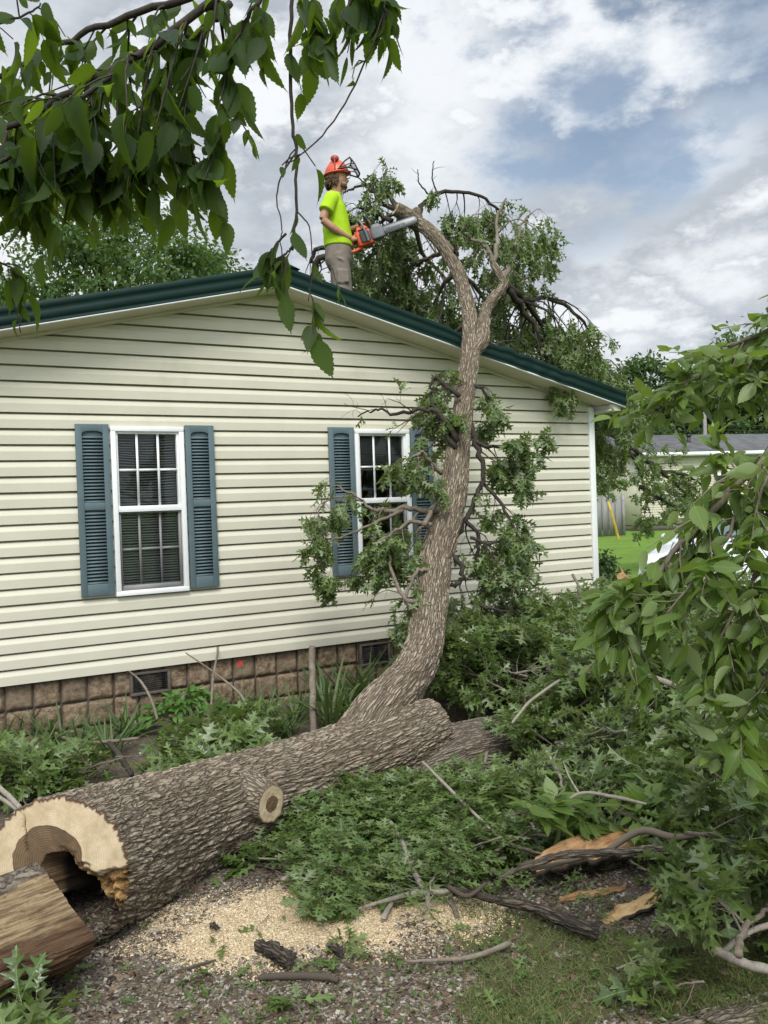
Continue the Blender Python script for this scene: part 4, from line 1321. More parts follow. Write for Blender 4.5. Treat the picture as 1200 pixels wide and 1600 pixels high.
def split_mat():
    mt, n, bs, out = new_mat('split_wood')
    co = n.attr('bk', 1)
    a = n.noise(co, 1.0, 8, 0.68, 0.3)
    b = n.noise(n.mapping(co, (0.7, 0.22, 1)), 1.0, 5, 0.6)
    c = n.noise(n('ShaderNodeTexCoord').outputs['Object'], 55, 5, 0.7)
    tan = n.mix(n.step(a, 0.36, 0.64), (0.36, 0.265, 0.150), (0.13, 0.083, 0.045))
    red = n.mix(n.step(a, 0.36, 0.64), (0.135, 0.078, 0.042), (0.05, 0.029, 0.018))
    col = n.mix(n.step(n.math('ADD', n.attr('rd'), n.math('MULTIPLY', n.math('SUBTRACT', b, 0.5), 1.3)), 0.12, 0.5), tan, red)
    col = n.mix(n.math('MULTIPLY', n.step(c, 0.56, 0.72), 0.5), col, (0.07, 0.04, 0.022))
    setin(n, bs, Base_Color=col, Roughness=0.9, Specular_IOR_Level=0.15, Normal=bump(n, n.math('ADD', a, n.math('MULTIPLY', c, 0.4)), 0.9, 0.014))
    return mt


M['split_wood'] = split_mat()
build_wedge()

# ---------------------------------------------------------------- branches lying in the brush heap (built once, then copied)
def make_branch(name, label, cat, group, seed, length, side, ln, size, per, kind, lm, wm='twig', rad=0.012, style='rosette', grav=-0.05, lvl=2, flat=0.55, zup=1.0, bend=0.12):
    rng = rs(seed)
    T = thing(name, (0, 0, 0), label, cat, group)
    gw, L = Geo(), Leaves(kind)
    n = 6
    pts = np.zeros((n, 3))
    pts[:, 0] = np.linspace(-length * 0.5, length * 0.5, n)
    pts[:, 1:] = np.cumsum(rng.normal(0, bend * length / n * 1.5, (n, 2)), 0)
    pts[:, 2] *= 0.5
    limb(gw, L, pts, rad, rad * 0.25, rng, side=side, ln=ln, grav=grav, size=size, per=per, t0=0.08, lvl=lvl, segs=7, style=style, zup=zup)
    gl = L.geo(Geo(), rng)
    for g in (gw, gl):                                          # branches on a heap lie flattened
        g.V = [v * np.array([1, 1, flat]) for v in g.V]
    b = gw.build('stem', M[wm], T, smooth=True)
    gl.build('foliage', M[lm], T)
    return T


def build_heap():
    rng = rs(77)
    grp = 'cut oak branches in the brush heap'
    lab = 'leafy oak branch lying in the brush heap right of the cut logs'
    protos = [make_branch('oak_branch', lab, 'branch', grp, 100 + i, (0.85, 0.95, 0.75, 0.9, 1.0, 0.8)[i], (8, 7, 9, 6, 7, 8)[i], 0.26, (0.125, 0.145, 0.105, 0.130, 0.115, 0.135)[i], (5, 4, 6, 4, 3, 5)[i], 'oak' if i not in (3, 4) else 'oak_wilt', 'oak' if i not in (2, 4) else 'oak_dry', zup=(0.7, 0.3, 0.8, 0.5, 0.2, 0.9)[i], grav=0.0, flat=0.7, rad=0.014, wm=('twig', 'pale_twig', 'twig', 'twig', 'pale_twig', 'twig')[i]) for i in range(6)]
    spots = []
    front = np.array([G(*p)[:2] for p in ((395, 1330), (450, 1380), (560, 1385), (700, 1385), (790, 1385), (850, 1370), (1010, 1370), (1070, 1400), (1250, 1400))])
    back = np.array([[7.6, -3.9], [7.6, -0.35], [4.3, -0.35], G(690, 1120)[:2], G(640, 1215)[:2], G(540, 1270)[:2], G(450, 1300)[:2]])
    poly = np.vstack([front, back])
    fl = catmull(np.hstack([front, front[:, :1] * 0]), 200)[:, :2]

    def inside(x, y):
        c = False
        for i in range(len(poly)):
            (x1, y1), (x2, y2) = poly[i - 1], poly[i]
            if (y1 > y) != (y2 > y) and x < (x2 - x1) * (y - y1) / (y2 - y1) + x1:
                c = not c
        return c
    tries = 0
    while len(spots) < 235 and tries < 20000:
        tries += 1
        x, y = rng.uniform(1.2, 7.4), rng.uniform(-4.6, -0.2)
        if not inside(x, y):
            continue
        d = float(np.min(np.hypot(fl[:, 0] - x, fl[:, 1] - y)))
        fwd = np.array([x, y]) - CAM[:2]
        uu = RC.T @ np.array([fwd[0], fwd[1], 0.0])
        up_ = 600 + FPX * uu[0] / uu[1]
        h = 0.07 + 0.66 * float(sstep(np.array([d]), 0.45, 2.1)[0])
        if up_ < 800:                                           # low before the cut fork and the half hidden log
            h = min(h, 0.09 + (0.0 if uu[1] < 6.2 else 0.45))
        if up_ < 820 and 4.95 < uu[1] < 6.1:
            continue
        if 800 < up_ < 1060 and uu[1] < 3.95:                  # bare soil round the torn wood
            continue
        if min([np.hypot(x - a, y - b) for a, b, _, _ in spots] + [9]) < 0.135:
            continue
        spots.append((x, y, h * rng.uniform(0.3, 1.0), up_ < 800 and uu[1] < 6.2))
    for _ in range(900):                                        # a second, low layer before the logs
        if len(spots) >= 275:
            break
        p = G(rng.uniform(520, 860), rng.uniform(1235, 1390))
        fwd = p[:2] - CAM[:2]
        uu = RC.T @ np.array([fwd[0], fwd[1], 0.0])
        up_ = 600 + FPX * uu[0] / uu[1]
        if not inside(p[0], p[1]) or (up_ > 790 and uu[1] < 3.95) or uu[1] > 4.9 or min(np.hypot(p[0] - a, p[1] - b) for a, b, _, _ in spots) < 0.075:
            continue
        spots.append((p[0], p[1], rng.uniform(0.03, 0.10), True))
    spots.sort()
    for i, (x, y, z, low) in enumerate(spots):
        rot = (rng.normal(0, 0.35), rng.normal(0, 0.30), rng.uniform(0, 6.28))
        if i < 6:
            o = protos[i]
            o.location, o.rotation_euler = (x, y, z), rot
        else:
            o = dup(protos[int(rng.integers(0, 6))], (x, y, z), rot, rng.uniform(0.85, 1.25))
        if low:
            o.rotation_euler = (rot[0] * 0.5, rot[1] * 0.5, rot[2])
            o.scale = (0.85, 0.85, 0.50)


build_heap()


# sprays of oak between the log and the house, bottom corners
def place_branch(proto, loc, rot, sc, label, group=None):
    o = dup(proto, loc, rot, sc, label)
    if 'group' in o and group is None:
        del o['group']
    elif group:
        o['group'] = group
    return o


def build_sprays():
    rng = rs(5)
    grp = 'oak sprays lying between the trunk and the house'
    lab = 'wilting oak spray lying behind the fallen trunk along the house bed'
    pr = make_branch('oak_spray', lab, 'branch', grp, 210, 0.6, 6, 0.22, 0.15, 6, 'oak', 'oak', rad=0.007, flat=0.7)
    pts = [G(75, 1225, 0.08), G(130, 1205, 0.10), G(255, 1185, 0.12), G(330, 1172, 0.15), G(392, 1195, 0.28), G(25, 1235, 0.08)]
    for i, p in enumerate(pts):
        rot = (rng.normal(0, 0.3), rng.normal(0, 0.3), rng.uniform(0, 6.28))
        if i == 0:
            pr.location, pr.rotation_euler = tuple(p), rot
        else:
            dup(pr, p, rot, rng.uniform(0.8, 1.15))
    # the big oak leaves in the corners, near the camera
    b1 = make_branch('oak_spray', 'oak spray with large pale leaves in the bottom left corner, before the split wedge', 'branch', None, 231, 0.30, 4, 0.13, 0.135, 4, 'oak', 'oak', rad=0.006, flat=0.8)
    b1.location, b1.rotation_euler = tuple(P(-18, 1630, 2.55)), (0.3, -0.2, 0.9)
    b2 = make_branch('oak_branch', 'oak branch with bare grey stem and large leaves, just above the corner log', 'branch', None, 233, 0.75, 8, 0.22, 0.15, 7, 'oak', 'oak', rad=0.014, flat=0.9)
    b2.location, b2.rotation_euler = tuple(P(1215, 1450, 2.9)), (0.2, 0.12, 0.4)
    b3 = make_branch('oak_spray', 'single drooping oak spray on the grass, left of the corner log', 'branch', None, 235, 0.22, 3, 0.10, 0.15, 5, 'oak', 'oak', rad=0.005, flat=0.9)
    b3.location, b3.rotation_euler = tuple(P(1052, 1540, 2.85)), (0.5, 0.3, 2.2)
    b4 = make_branch('oak_branch', 'oak branch with bright leaves hanging over the torn orange wood at right', 'branch', None, 237, 0.8, 9, 0.26, 0.15, 7, 'oak', 'oak', rad=0.010, flat=0.8)
    b4.location, b4.rotation_euler = tuple(P(1160, 1240, 3.35)), (0.35, 0.25, 0.5)
    b5 = make_branch('oak_branch', 'oak branch with pale leaves sticking out low at the right edge, above the mossy log', 'branch', None, 239, 0.7, 8, 0.24, 0.15, 6, 'oak', 'oak', rad=0.009, flat=0.9)
    b5.location, b5.rotation_euler = tuple(P(1215, 1330, 3.1)), (0.1, 0.3, -0.5)
    b5['label'] = 'oak branch with pale leaves at the right edge, beside the long grey stick'
    b6 = make_branch('leafy_branch', 'branch of broad toothed leaves lying just behind the torn orange wood', 'branch', None, 241, 0.8, 8, 0.22, 0.125, 6, 'elm', 'elm', rad=0.008, style='alternate', flat=0.6, grav=-0.1, zup=1.0)
    b6.location, b6.rotation_euler = tuple(P(915, 1262, 3.95)), (0.2, 0.0, -0.4)
    b7 = make_branch('oak_spray', 'oak spray lying between the fallen trunk and the curved bare stick', 'branch', None, 243, 0.5, 7, 0.2, 0.13, 6, 'oak', 'oak', rad=0.006, flat=0.6)
    b7.location, b7.rotation_euler = tuple(P(480, 1345, 4.05)), (0.1, 0.1, 0.6)
    for k, (u, v, lb) in enumerate(((520, 1480, 'small tuft of oak leaves on the gravel right of the dark bark chunk'), (470, 1572, 'few oak leaves on the gravel at the bottom edge'), (140, 1535, 'two grey green oak leaves on the gravel before the split wedge'), (410, 1440, 'single green oak leaf lying on the sawdust'))):
        b = make_branch('oak_spray', lb, 'branch', None, 250 + k, 0.12, 2 if k < 2 else 1, 0.06, 0.10, 4 if k < 2 else 1, 'oak', 'oak', rad=0.003, flat=0.5, lvl=1)
        b.location, b.rotation_euler = tuple(G(u, v, 0.03)), (0.1, 0.0, k * 1.3)


build_sprays()


# ---------------------------------------------------------------- living trees whose branches hang into view
def build_overhang():
    rng = rs(52)
    base = CAM + RC @ np.array([1.5, -1.3, 0])
    base[2] = 0
    T = thing('shade_tree', base, 'living tree with dark serrated leaves hanging into the top left, a bare twig dangling', 'tree')
    top = P(500, -330, 1.75)
    g = Geo()
    bark_tube(g, [base, base + [0, 0, 1.2], base + [-0.05, 0.1, 2.4], base + [-0.15, 0.3, 3.2], base + [-0.3, 0.6, 4.2]], [0.16, 0.13, 0.12, 0.09, 0.05], 160, 40, 0.008, 20, 5, 61)
    g.build('trunk', M['bark_grey'], T, smooth=True)

    def part(rows, leaf=True, **kw):
        gw, L = Geo(), Leaves('elm')
        pts = [p if isinstance(p, np.ndarray) else P(*p) for p in rows]
        limb(gw, L, pts, kw.pop('r0'), kw.pop('r1'), rng, style='alternate', **kw)
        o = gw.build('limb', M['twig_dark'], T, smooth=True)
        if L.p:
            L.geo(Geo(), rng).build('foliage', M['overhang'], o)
    K = dict(size=0.076, per=5, grav=-1.0, ln=0.150, lvl=1, zup=0.2)
    b0 = base + np.array([-0.12, 0.25, 3.0])
    part([b0, (b0 + top) / 2 + np.array([0, 0, 0.18]), top, P(330, 5, 1.7)], r0=0.03, r1=0.012, side=0, tipleaf=False, **K)
    part([(340, -5, 1.7), (235, 75, 1.68), (170, 110, 1.66), (85, 160, 1.64), (0, 208, 1.6), (-120, 260, 1.5)], r0=0.0085, r1=0.005, side=30, **dict(K, t0=0.0))
    part([(180, 115, 1.6), (100, 175, 1.58), (30, 235, 1.55), (-40, 280, 1.5)], r0=0.005, r1=0.003, side=16, **dict(K, t0=0.0, ln=0.15))
    part([(240, 80, 1.66), (225, 150, 1.66), (215, 220, 1.66), (220, 260, 1.66)], r0=0.003, r1=0.0015, side=8, **dict(K, ln=0.08))
    part([(140, 130, 1.64), (145, 190, 1.64), (140, 260, 1.64)], r0=0.003, r1=0.0015, side=8, **dict(K, ln=0.08))
    part([(300, -5, 1.75), (205, 25, 1.75), (130, 50, 1.75), (65, 85, 1.74), (0, 120, 1.7)], r0=0.008, r1=0.004, side=12, **dict(K, t0=0.0, ln=0.13))
    part([(360, 5, 1.72), (320, 45, 1.7), (275, 62, 1.7)], r0=0.008, r1=0.004, side=7, **dict(K, ln=0.16, t0=0.1))
    part([(470, -60, 1.75), (425, -20, 1.7), (385, 30, 1.68), (360, 90, 1.68), (345, 190, 1.68), (330, 255, 1.68)], r0=0.006, r1=0.002, side=10, **dict(K, ln=0.08))
    part([(330, 20, 1.7), (300, 120, 1.7), (298, 230, 1.7), (310, 270, 1.7)], r0=0.004, r1=0.0015, side=9, **dict(K, ln=0.09))
    part([(262, 70, 1.7), (263, 130, 1.7), (262, 200, 1.7), (245, 250, 1.7)], r0=0.003, r1=0.0015, side=7, **dict(K, ln=0.08))
    part([(185, 110, 1.66), (183, 180, 1.66), (188, 240, 1.66), (175, 270, 1.66)], r0=0.003, r1=0.0015, side=7, **dict(K, ln=0.08))
    part([(60, 175, 1.6), (55, 235, 1.6), (40, 290, 1.6)], r0=0.004, r1=0.0015, side=8, **dict(K, ln=0.09))
    part([(10, 205, 1.6), (5, 240, 1.58), (15, 270, 1.58)], r0=0.004, r1=0.0015, side=8, **dict(K, ln=0.09))
    part([(110, 150, 1.64), (112, 210, 1.64), (100, 255, 1.64)], r0=0.003, r1=0.0015, side=7, **dict(K, ln=0.08))
    part([(-60, 30, 1.6), (0, 35, 1.6), (45, 20, 1.62), (65, 5, 1.62)], r0=0.003, r1=0.0015, side=4, **dict(K, ln=0.08, per=3))
    # right of the dense mass
    part([top, (545, -110, 1.7), (555, -30, 1.68), (540, 25, 1.68)], r0=0.008, r1=0.003, side=7, **dict(K, ln=0.07, t0=0.5, per=4))
    part([top, (470, -60, 1.72), (480, 10, 1.7), (500, 60, 1.68)], r0=0.006, r1=0.002, side=7, **dict(K, ln=0.07, t0=0.5, per=4))
    part([top, (600, -80, 1.7), (598, -20, 1.68), (605, 20, 1.66)], r0=0.006, r1=0.002, side=6, **dict(K, ln=0.05, t0=0.55, per=3))
    part([(600, 20, 1.66), (580, 75, 1.66), (545, 150, 1.66), (505, 210, 1.66), (468, 244, 1.66), (447, 255, 1.66)], r0=0.0022, r1=0.0012, side=2, **dict(K, ln=0.04, per=2, t0=0.0, tipleaf=False, bare=0.3, size=0.06))
    # the long bare dangling twig and its last leaves
    part([(460, -70, 1.72), (457, 0, 1.72), (453, 100, 1.72), (456, 190, 1.72), (462, 245, 1.72), (463, 320, 1.72), (457, 390, 1.72)], r0=0.0050, r1=0.0030, side=4, **dict(K, ln=0.05, per=2, t0=0.2, tipleaf=False, bare=0.3, size=0.062))
    part([(461, 240, 1.72), (440, 275, 1.72), (432, 310, 1.72), (440, 350, 1.72), (440, 370, 1.72)], r0=0.0020, r1=0.0012, side=0, **dict(K, tipleaf=False))
    part([(464, 330, 1.72), (482, 352, 1.72), (487, 385, 1.72), (488, 430, 1.72), (482, 470, 1.72)], r0=0.0017, r1=0.001, side=1, **dict(K, ln=0.03, per=1, tipleaf=False))
    part([(447, 365, 1.72), (430, 385, 1.72), (412, 405, 1.72)], r0=0.003, r1=0.0015, side=5, **dict(K, ln=0.06, per=2, size=0.072))
    part([(457, 385, 1.72), (447, 395, 1.72), (440, 400, 1.72)], r0=0.003, r1=0.0015, side=4, **dict(K, ln=0.05, per=2, size=0.076))
    part([(482, 450, 1.72), (490, 475, 1.72), (488, 505, 1.72)], r0=0.0015, r1=0.001, side=4, **dict(K, ln=0.045, per=2, size=0.072))
    part([(520, 420, 1.72), (526, 445, 1.72), (532, 455, 1.72)], r0=0.001, r1=0.001, side=0, **dict(K, ln=0.04, per=3, size=0.055))
    part([(487, 440, 1.72), (505, 420, 1.72), (520, 420, 1.72)], r0=0.001, r1=0.001, side=0, **dict(K, tipleaf=False))
    part([(-90, 380, 1.6), (-30, 400, 1.58), (10, 415, 1.58), (30, 430, 1.58)], r0=0.003, r1=0.0015, side=4, **dict(K, ln=0.05, per=3, size=0.07))
    part([(-60, 260, 1.5), (-110, 320, 1.55), (-90, 380, 1.6)], r0=0.004, r1=0.003, side=0, **dict(K, tipleaf=False))
    part([(20, 470, 1.58), (28, 495, 1.58), (32, 520, 1.58)], r0=0.001, r1=0.001, side=0, **dict(K, per=1, size=0.07))
    part([(12, 415, 1.58), (16, 445, 1.58), (20, 470, 1.58)], r0=0.001, r1=0.001, side=0, **dict(K, tipleaf=False))


build_overhang()


def build_side_tree():
    rng = rs(63)
    base = CAM + RC @ np.array([2.15, 2.5, 0])
    base[2] = 0
    T = thing('broadleaf_tree', base, 'living tree with mid green broad leaves reaching in from the right edge', 'tree')
    g = Geo()
    bark_tube(g, [base, base + [0.03, 0, 1.0], base + [0.0, 0.1, 2.2], base + [0.1, 0.1, 3.4], base + [0.2, 0.2, 4.6]], [0.13, 0.11, 0.09, 0.07, 0.03], 160, 36, 0.007, 20, 5, 65)
    g.build('trunk', M['bark_grey'], T, smooth=True)
    K = dict(size=0.078, per=8, grav=-0.15, ln=0.18, lvl=1, zup=0.4, t0=0.12)

    def part(rows, r0, r1, **kw):
        gw, L = Geo(), Leaves('elm')
        pts = [p if isinstance(p, np.ndarray) else P(*p) for p in rows]
        limb(gw, L, pts, r0, r1, rng, style='alternate', **kw)
        o = gw.build('limb', M['twig'], T, smooth=True)
        L.geo(Geo(), rng).build('foliage', M['elm'], o)
    b = base + np.array([0, 0.05, 1.75])
    part([b, (1300, 620, 2.5), (1200, 712, 2.5), (1130, 780, 2.5), (1065, 850, 2.5), (1010, 930, 2.5), (965, 1000, 2.5)], 0.020, 0.004, side=36, **dict(K, t0=0.3, grav=-0.8, zup=0.9, ln=0.16))
    part([(1180, 735, 2.5), (1140, 830, 2.45), (1090, 900, 2.4), (1040, 960, 2.4)], 0.007, 0.003, side=15, **K)
    part([b, (1300, 760, 2.45), (1220, 850, 2.4), (1150, 950, 2.4), (1110, 1040, 2.4)], 0.012, 0.003, side=30, **dict(K, t0=0.2))
    part([b - [0, 0, 0.3], (1330, 930, 2.4), (1240, 1000, 2.4), (1180, 1090, 2.4), (1150, 1170, 2.4)], 0.012, 0.003, side=26, **dict(K, t0=0.25))
    part([(1200, 740, 2.5), (1165, 760, 2.6), (1140, 715, 2.7), (1125, 705, 2.7)], 0.005, 0.002, side=6, **dict(K, ln=0.12))
    part([(1240, 900, 2.4), (1190, 930, 2.4), (1140, 1000, 2.4), (1120, 1060, 2.4)], 0.006, 0.002, side=16, **dict(K, ln=0.16))
    part([(1010, 930, 2.5), (985, 925, 2.5), (960, 945, 2.5), (945, 985, 2.5)], 0.003, 0.0015, side=6, **dict(K, ln=0.07))
    part([(1240, 690, 2.5), (1200, 740, 2.4), (1180, 800, 2.4), (1170, 860, 2.4)], 0.006, 0.002, side=12, **dict(K, ln=0.2))
    up = base + np.array([0.05, 0.1, 2.3])
    part([up, (1330, 440, 2.9), (1230, 500, 3.1), (1150, 540, 3.2), (1085, 590, 3.2), (1030, 640, 3.2)], 0.016, 0.003, side=40, **dict(K, ln=0.20, t0=0.25, per=8))
    part([(1230, 500, 3.1), (1180, 560, 3.0), (1160, 590, 3.0)], 0.007, 0.003, side=14, **dict(K, ln=0.14))
    part([(1260, 480, 3.0), (1215, 550, 3.0), (1195, 600, 3.0)], 0.007, 0.003, side=12, **dict(K, ln=0.14))


build_side_tree()


# ---------------------------------------------------------------- the worker on the roof and his saw
def remesh(o, vox, it=3, fac=0.5):
    r = o.modifiers.new('remesh', 'REMESH')
    r.mode = 'VOXEL'
    r.voxel_size = vox
    r.use_smooth_shade = True
    s_ = o.modifiers.new('smooth', 'SMOOTH')
    s_.iterations = it
    s_.factor = fac


class LGeo(Geo):
    """geometry given in a local frame"""
    def __init__(s, base, ex, ey, ez):
        super().__init__()
        s.base, s.R = np.asarray(base), np.stack([ex, ey, ez], 0)

    def build(s, *a, **k):
        s.V = [np.asarray(v) @ s.R + s.base for v in s.V]
        return super().build(*a, **k)


def ering(cx, cy, z, rx, ry, n=28, sq=2.3, tilt=0.0):
    a = np.linspace(0, 2 * np.pi, n, endpoint=False)
    c, s_ = np.cos(a), np.sin(a)
    x = np.sign(c) * np.abs(c) ** (2 / sq) * rx
    return np.stack([cx + x, cy + np.sign(s_) * np.abs(s_) ** (2 / sq) * ry, z + tilt * x], -1)


M['skin'] = mat('skin', (0.42, 0.235, 0.150), (0.36, 0.19, 0.115), 0.55, 18, 0.35)
M['lime'] = mat('lime_shirt', (0.40, 0.60, 0.026), (0.32, 0.51, 0.016), 0.85, 9, 0.15, 0.5, 13)
M['khaki'] = mat('khaki_cloth', (0.215, 0.180, 0.150), (0.165, 0.138, 0.115), 0.9, 9, 0.15, 0.5, 13, dirt=((0.10, 0.08, 0.065), 0.5))
M['hair'] = mat('brown_hair', (0.055, 0.030, 0.016), (0.095, 0.055, 0.030), 0.6, 60, 0.3, 0.8, 90)
M['helmet'] = mat('orange_helmet', (0.60, 0.085, 0.030), (0.52, 0.065, 0.022), 0.4, 5, 0.45)
M['muff'] = mat('dark_red_plastic', (0.34, 0.035, 0.022), (0.26, 0.025, 0.018), 0.45, 8)
M['black'] = mat('black_plastic', (0.020, 0.020, 0.021), (0.03, 0.03, 0.03), 0.5, 20)
M['boot'] = mat('boot_leather', (0.06, 0.035, 0.02), (0.04, 0.025, 0.015), 0.7, 20)
M['saworange'] = mat('saw_orange', (0.70, 0.105, 0.030), (0.62, 0.080, 0.020), 0.4, 6, 0.5)
M['sawgrey'] = mat('saw_grey', (0.15, 0.16, 0.17), (0.11, 0.115, 0.12), 0.5, 12)
M['bar'] = mat('bar_steel', (0.34, 0.35, 0.36), (0.27, 0.28, 0.29), 0.5, 14, 0.5, metal=0.25, dirt=((0.12, 0.11, 0.10), 0.5))
M['chain'] = mat('saw_chain', (0.06, 0.058, 0.055), (0.03, 0.03, 0.03), 0.5, 80, metal=0.6)


def mesh_visor_mat():
    mt, n, bs, out = new_mat('visor_mesh')
    co = n('ShaderNodeTexCoord').outputs['Object']
    setin(n, bs, Base_Color=(0.10, 0.10, 0.10), Roughness=0.5)
    tr = n('ShaderNodeBsdfTransparent', {'Color': (0.9, 0.9, 0.9, 1)})
    mx = n('ShaderNodeMixShader', {0: 0.42, 1: tr.outputs[0], 2: bs.outputs[0]})
    n.l.new(mx.outputs[0], out.inputs[0])
    return mt


M['visor'] = mesh_visor_mat()


def fingers(g, wrist, palm_c, ax, spread, curl_dir, r=0.0092, n=4):
    """palm and five fingers closing round a bar: ax = bar axis, curl_dir = direction the fingers wrap"""
    ax, cd = nrm(ax), nrm(curl_dir)
    out = nrm(np.cross(ax, cd))
    for i in range(4):
        o = palm_c + ax * (i - 1.5) * 0.0205
        L = (0.92, 1.0, 0.97, 0.8)[i]
        g.tube([o - out * 0.012, o + out * 0.014 * L + cd * 0.020, o + out * 0.020 * L + cd * 0.046 * L, o + out * 0.002 + cd * 0.060 * L, o - out * 0.020 + cd * 0.052], [r * 1.1, r * 1.05, r, r * 0.92, r * 0.8], 8, n=12)
    th = palm_c - ax * 0.040
    g.tube([th - out * 0.012 - cd * 0.010, th - ax * 0.012 - out * 0.020 + cd * 0.012, th + ax * 0.004 - out * 0.026 + cd * 0.034, th + ax * 0.018 - out * 0.022 + cd * 0.050], [r * 1.35, r * 1.2, r * 1.05, r * 0.85], 8, n=10)


def build_worker():
    base = P(533, 516, 8.8)
    base[2] = zroof(base[0]) + 0.185
    ex = nrm(np.array([RC[0, 0], RC[1, 0], 0.0]))
    ey = np.array([-ex[1], ex[0], 0.0])
    ez = np.array([0, 0, 1.0])
    ex, ey, ez = ex * 0.985, ey * 0.985, ez * 0.985
    T = thing('person', base, 'worker in lime shirt, khaki shorts and orange helmet standing on the roof', 'person')
    mk = lambda: LGeo(base, ex, ey, ez)
    k = 0.985
    A = lambda *p: np.array(p, float)
    # body: head, neck, torso, limbs, hands in one surface
    g = mk()
    g.ell((0.022, 0, 1.690), (0.098, 0.076, 0.108), nu=28, nv=20)
    g.ell((0.066, 0, 1.622), (0.052, 0.050, 0.058), nu=20, nv=14)           # jaw
    g.ell((0.100, 0, 1.588), (0.024, 0.026, 0.020))                          # chin
    g.ell((0.122, 0, 1.660), (0.020, 0.013, 0.024))                          # nose
    g.tube([A(0.108, 0, 1.700), A(0.122, 0, 1.672), A(0.134, 0, 1.655)], [0.008, 0.011, 0.012], 8, n=6)
    g.tube([A(0.104, -0.022, 1.628), A(0.116, 0, 1.630), A(0.104, 0.022, 1.628)], [0.007, 0.009, 0.007], 8, n=6)   # lips
    g.tube([A(0.098, -0.036, 1.710), A(0.112, 0, 1.712), A(0.098, 0.036, 1.710)], [0.010, 0.012, 0.010], 8, n=8)   # brow
    for s in (-1, 1):
        g.ell((0.018, s * 0.080, 1.662), (0.018, 0.012, 0.030))
    g.tube([A(-0.015, 0, 1.46), A(0.0, 0, 1.54), A(0.018, 0, 1.63)], [0.072, 0.060, 0.062], 18, n=10)
    g.loft([ering(0.0, 0, 0.86, 0.115, 0.155), ering(0.0, 0, 0.98, 0.115, 0.150), ering(-0.02, 0, 1.18, 0.115, 0.155), ering(-0.03, 0, 1.34, 0.118, 0.175), ering(-0.03, 0, 1.44, 0.085, 0.165), ering(-0.02, 0, 1.50, 0.055, 0.07)])
    g.tube([A(-0.045, -0.165, 1.425), A(-0.090, -0.215, 1.31), A(-0.140, -0.245, 1.175)], [0.058, 0.050, 0.042], 14, n=12)
    g.tube([A(-0.140, -0.245, 1.175), A(-0.040, -0.215, 1.095), A(0.075, -0.150, 1.035), A(0.135, -0.115, 1.015)], [0.042, 0.044, 0.034, 0.026], 14, n=14)
    g.ell((0.168, -0.098, 1.008), (0.045, 0.022, 0.030), nu=14, nv=10)
    g.tube([A(-0.045, 0.165, 1.425), A(0.0, 0.235, 1.30), A(0.06, 0.255, 1.185)], [0.058, 0.050, 0.042], 14, n=12)
    g.tube([A(0.06, 0.255, 1.185), A(0.14, 0.20, 1.20), A(0.245, 0.115, 1.215)], [0.042, 0.040, 0.026], 14, n=14)
    g.ell((0.278, 0.088, 1.222), (0.036, 0.038, 0.020), nu=14, nv=10)
    for s, fx in ((-1, 0.02), (1, -0.01)):
        g.tube([A(0.0, s * 0.095, 0.88), A(0.02 + fx, s * 0.105, 0.68), A(0.025 + fx, s * 0.110, 0.48)], [0.088, 0.075, 0.058], 16, n=10)
        g.tube([A(0.025 + fx, s * 0.110, 0.48), A(0.0 + fx, s * 0.112, 0.32), A(-0.005 + fx, s * 0.115, 0.10)], [0.055, 0.056, 0.038], 14, n=10)
    fingers(g, None, A(0.192, -0.070, 1.010), A(0.75, 0, 0.35), 0, A(0.05, 0.55, -0.25))
    fingers(g, None, A(0.300, 0.060, 1.228), A(0.2, 0.9, 0.0), 0, A(0.95, 0, -0.35))
    b = g.build('body', M['skin'], T)
    remesh(b, 0.0075, 3)
    for s in (-1, 1):
        g = mk()
        g.ell((0.0995, s * 0.030, 1.690), (0.010, 0.013, 0.008), nu=10, nv=8)
        g.build('eye', M['black'], T, smooth=True)
    # beard and hair
    g = mk()
    for i in range(26):
        a = i / 25 * math.pi - math.pi / 2
        g.ell((0.066 + 0.040 * math.cos(a), 0.050 * math.sin(a), 1.600 - 0.006 * math.cos(a)), (0.016, 0.014, 0.022), nu=8, nv=6)
    g.ell((0.114, 0, 1.641), (0.010, 0.022, 0.006), nu=8, nv=6)
    g.build('beard', M['hair'], T, smooth=True)
    g = mk()
    rng = rs(3)
    for i in range(90):
        a = rng.uniform(math.pi * 0.42, math.pi * 1.58)
        z = rng.uniform(1.60, 1.735)
        x, y = 0.012 + 0.103 * math.cos(a), 0.080 * math.sin(a)
        g.tube([A(x, y, z + 0.02), A(x - 0.014 + rng.normal(0, 0.006), y * 1.10, z - 0.008), A(x - 0.012 + rng.normal(0, 0.01), y * 1.12 + rng.normal(0, 0.008), z - 0.034)], [0.014, 0.013, 0.005], 6, n=6)
    g.build('hair', M['hair'], T, smooth=True)
    # shirt
    g = mk()
    g.loft([ering(0.008, 0, 0.945, 0.158, 0.188, tilt=-0.03), ering(0.006, 0, 1.02, 0.160, 0.186), ering(-0.004, 0, 1.12, 0.150, 0.186), ering(-0.018, 0, 1.24, 0.143, 0.190), ering(-0.030, 0, 1.35, 0.136, 0.200), ering(-0.034, 0, 1.43, 0.108, 0.190), ering(-0.026, 0, 1.485, 0.080, 0.130), ering(-0.012, 0, 1.525, 0.068, 0.080)])
    for s in (-1, 1):
        e = A(-0.105, -0.235, 1.265) if s < 0 else A(0.0, 0.250, 1.275)
        g.tube([A(-0.035, s * 0.130, 1.445), A(-0.050, s * 0.185, 1.405), (A(-0.05, s * 0.185, 1.405) + e) / 2, e], [0.070, 0.078, 0.078, 0.080], 20, n=14)
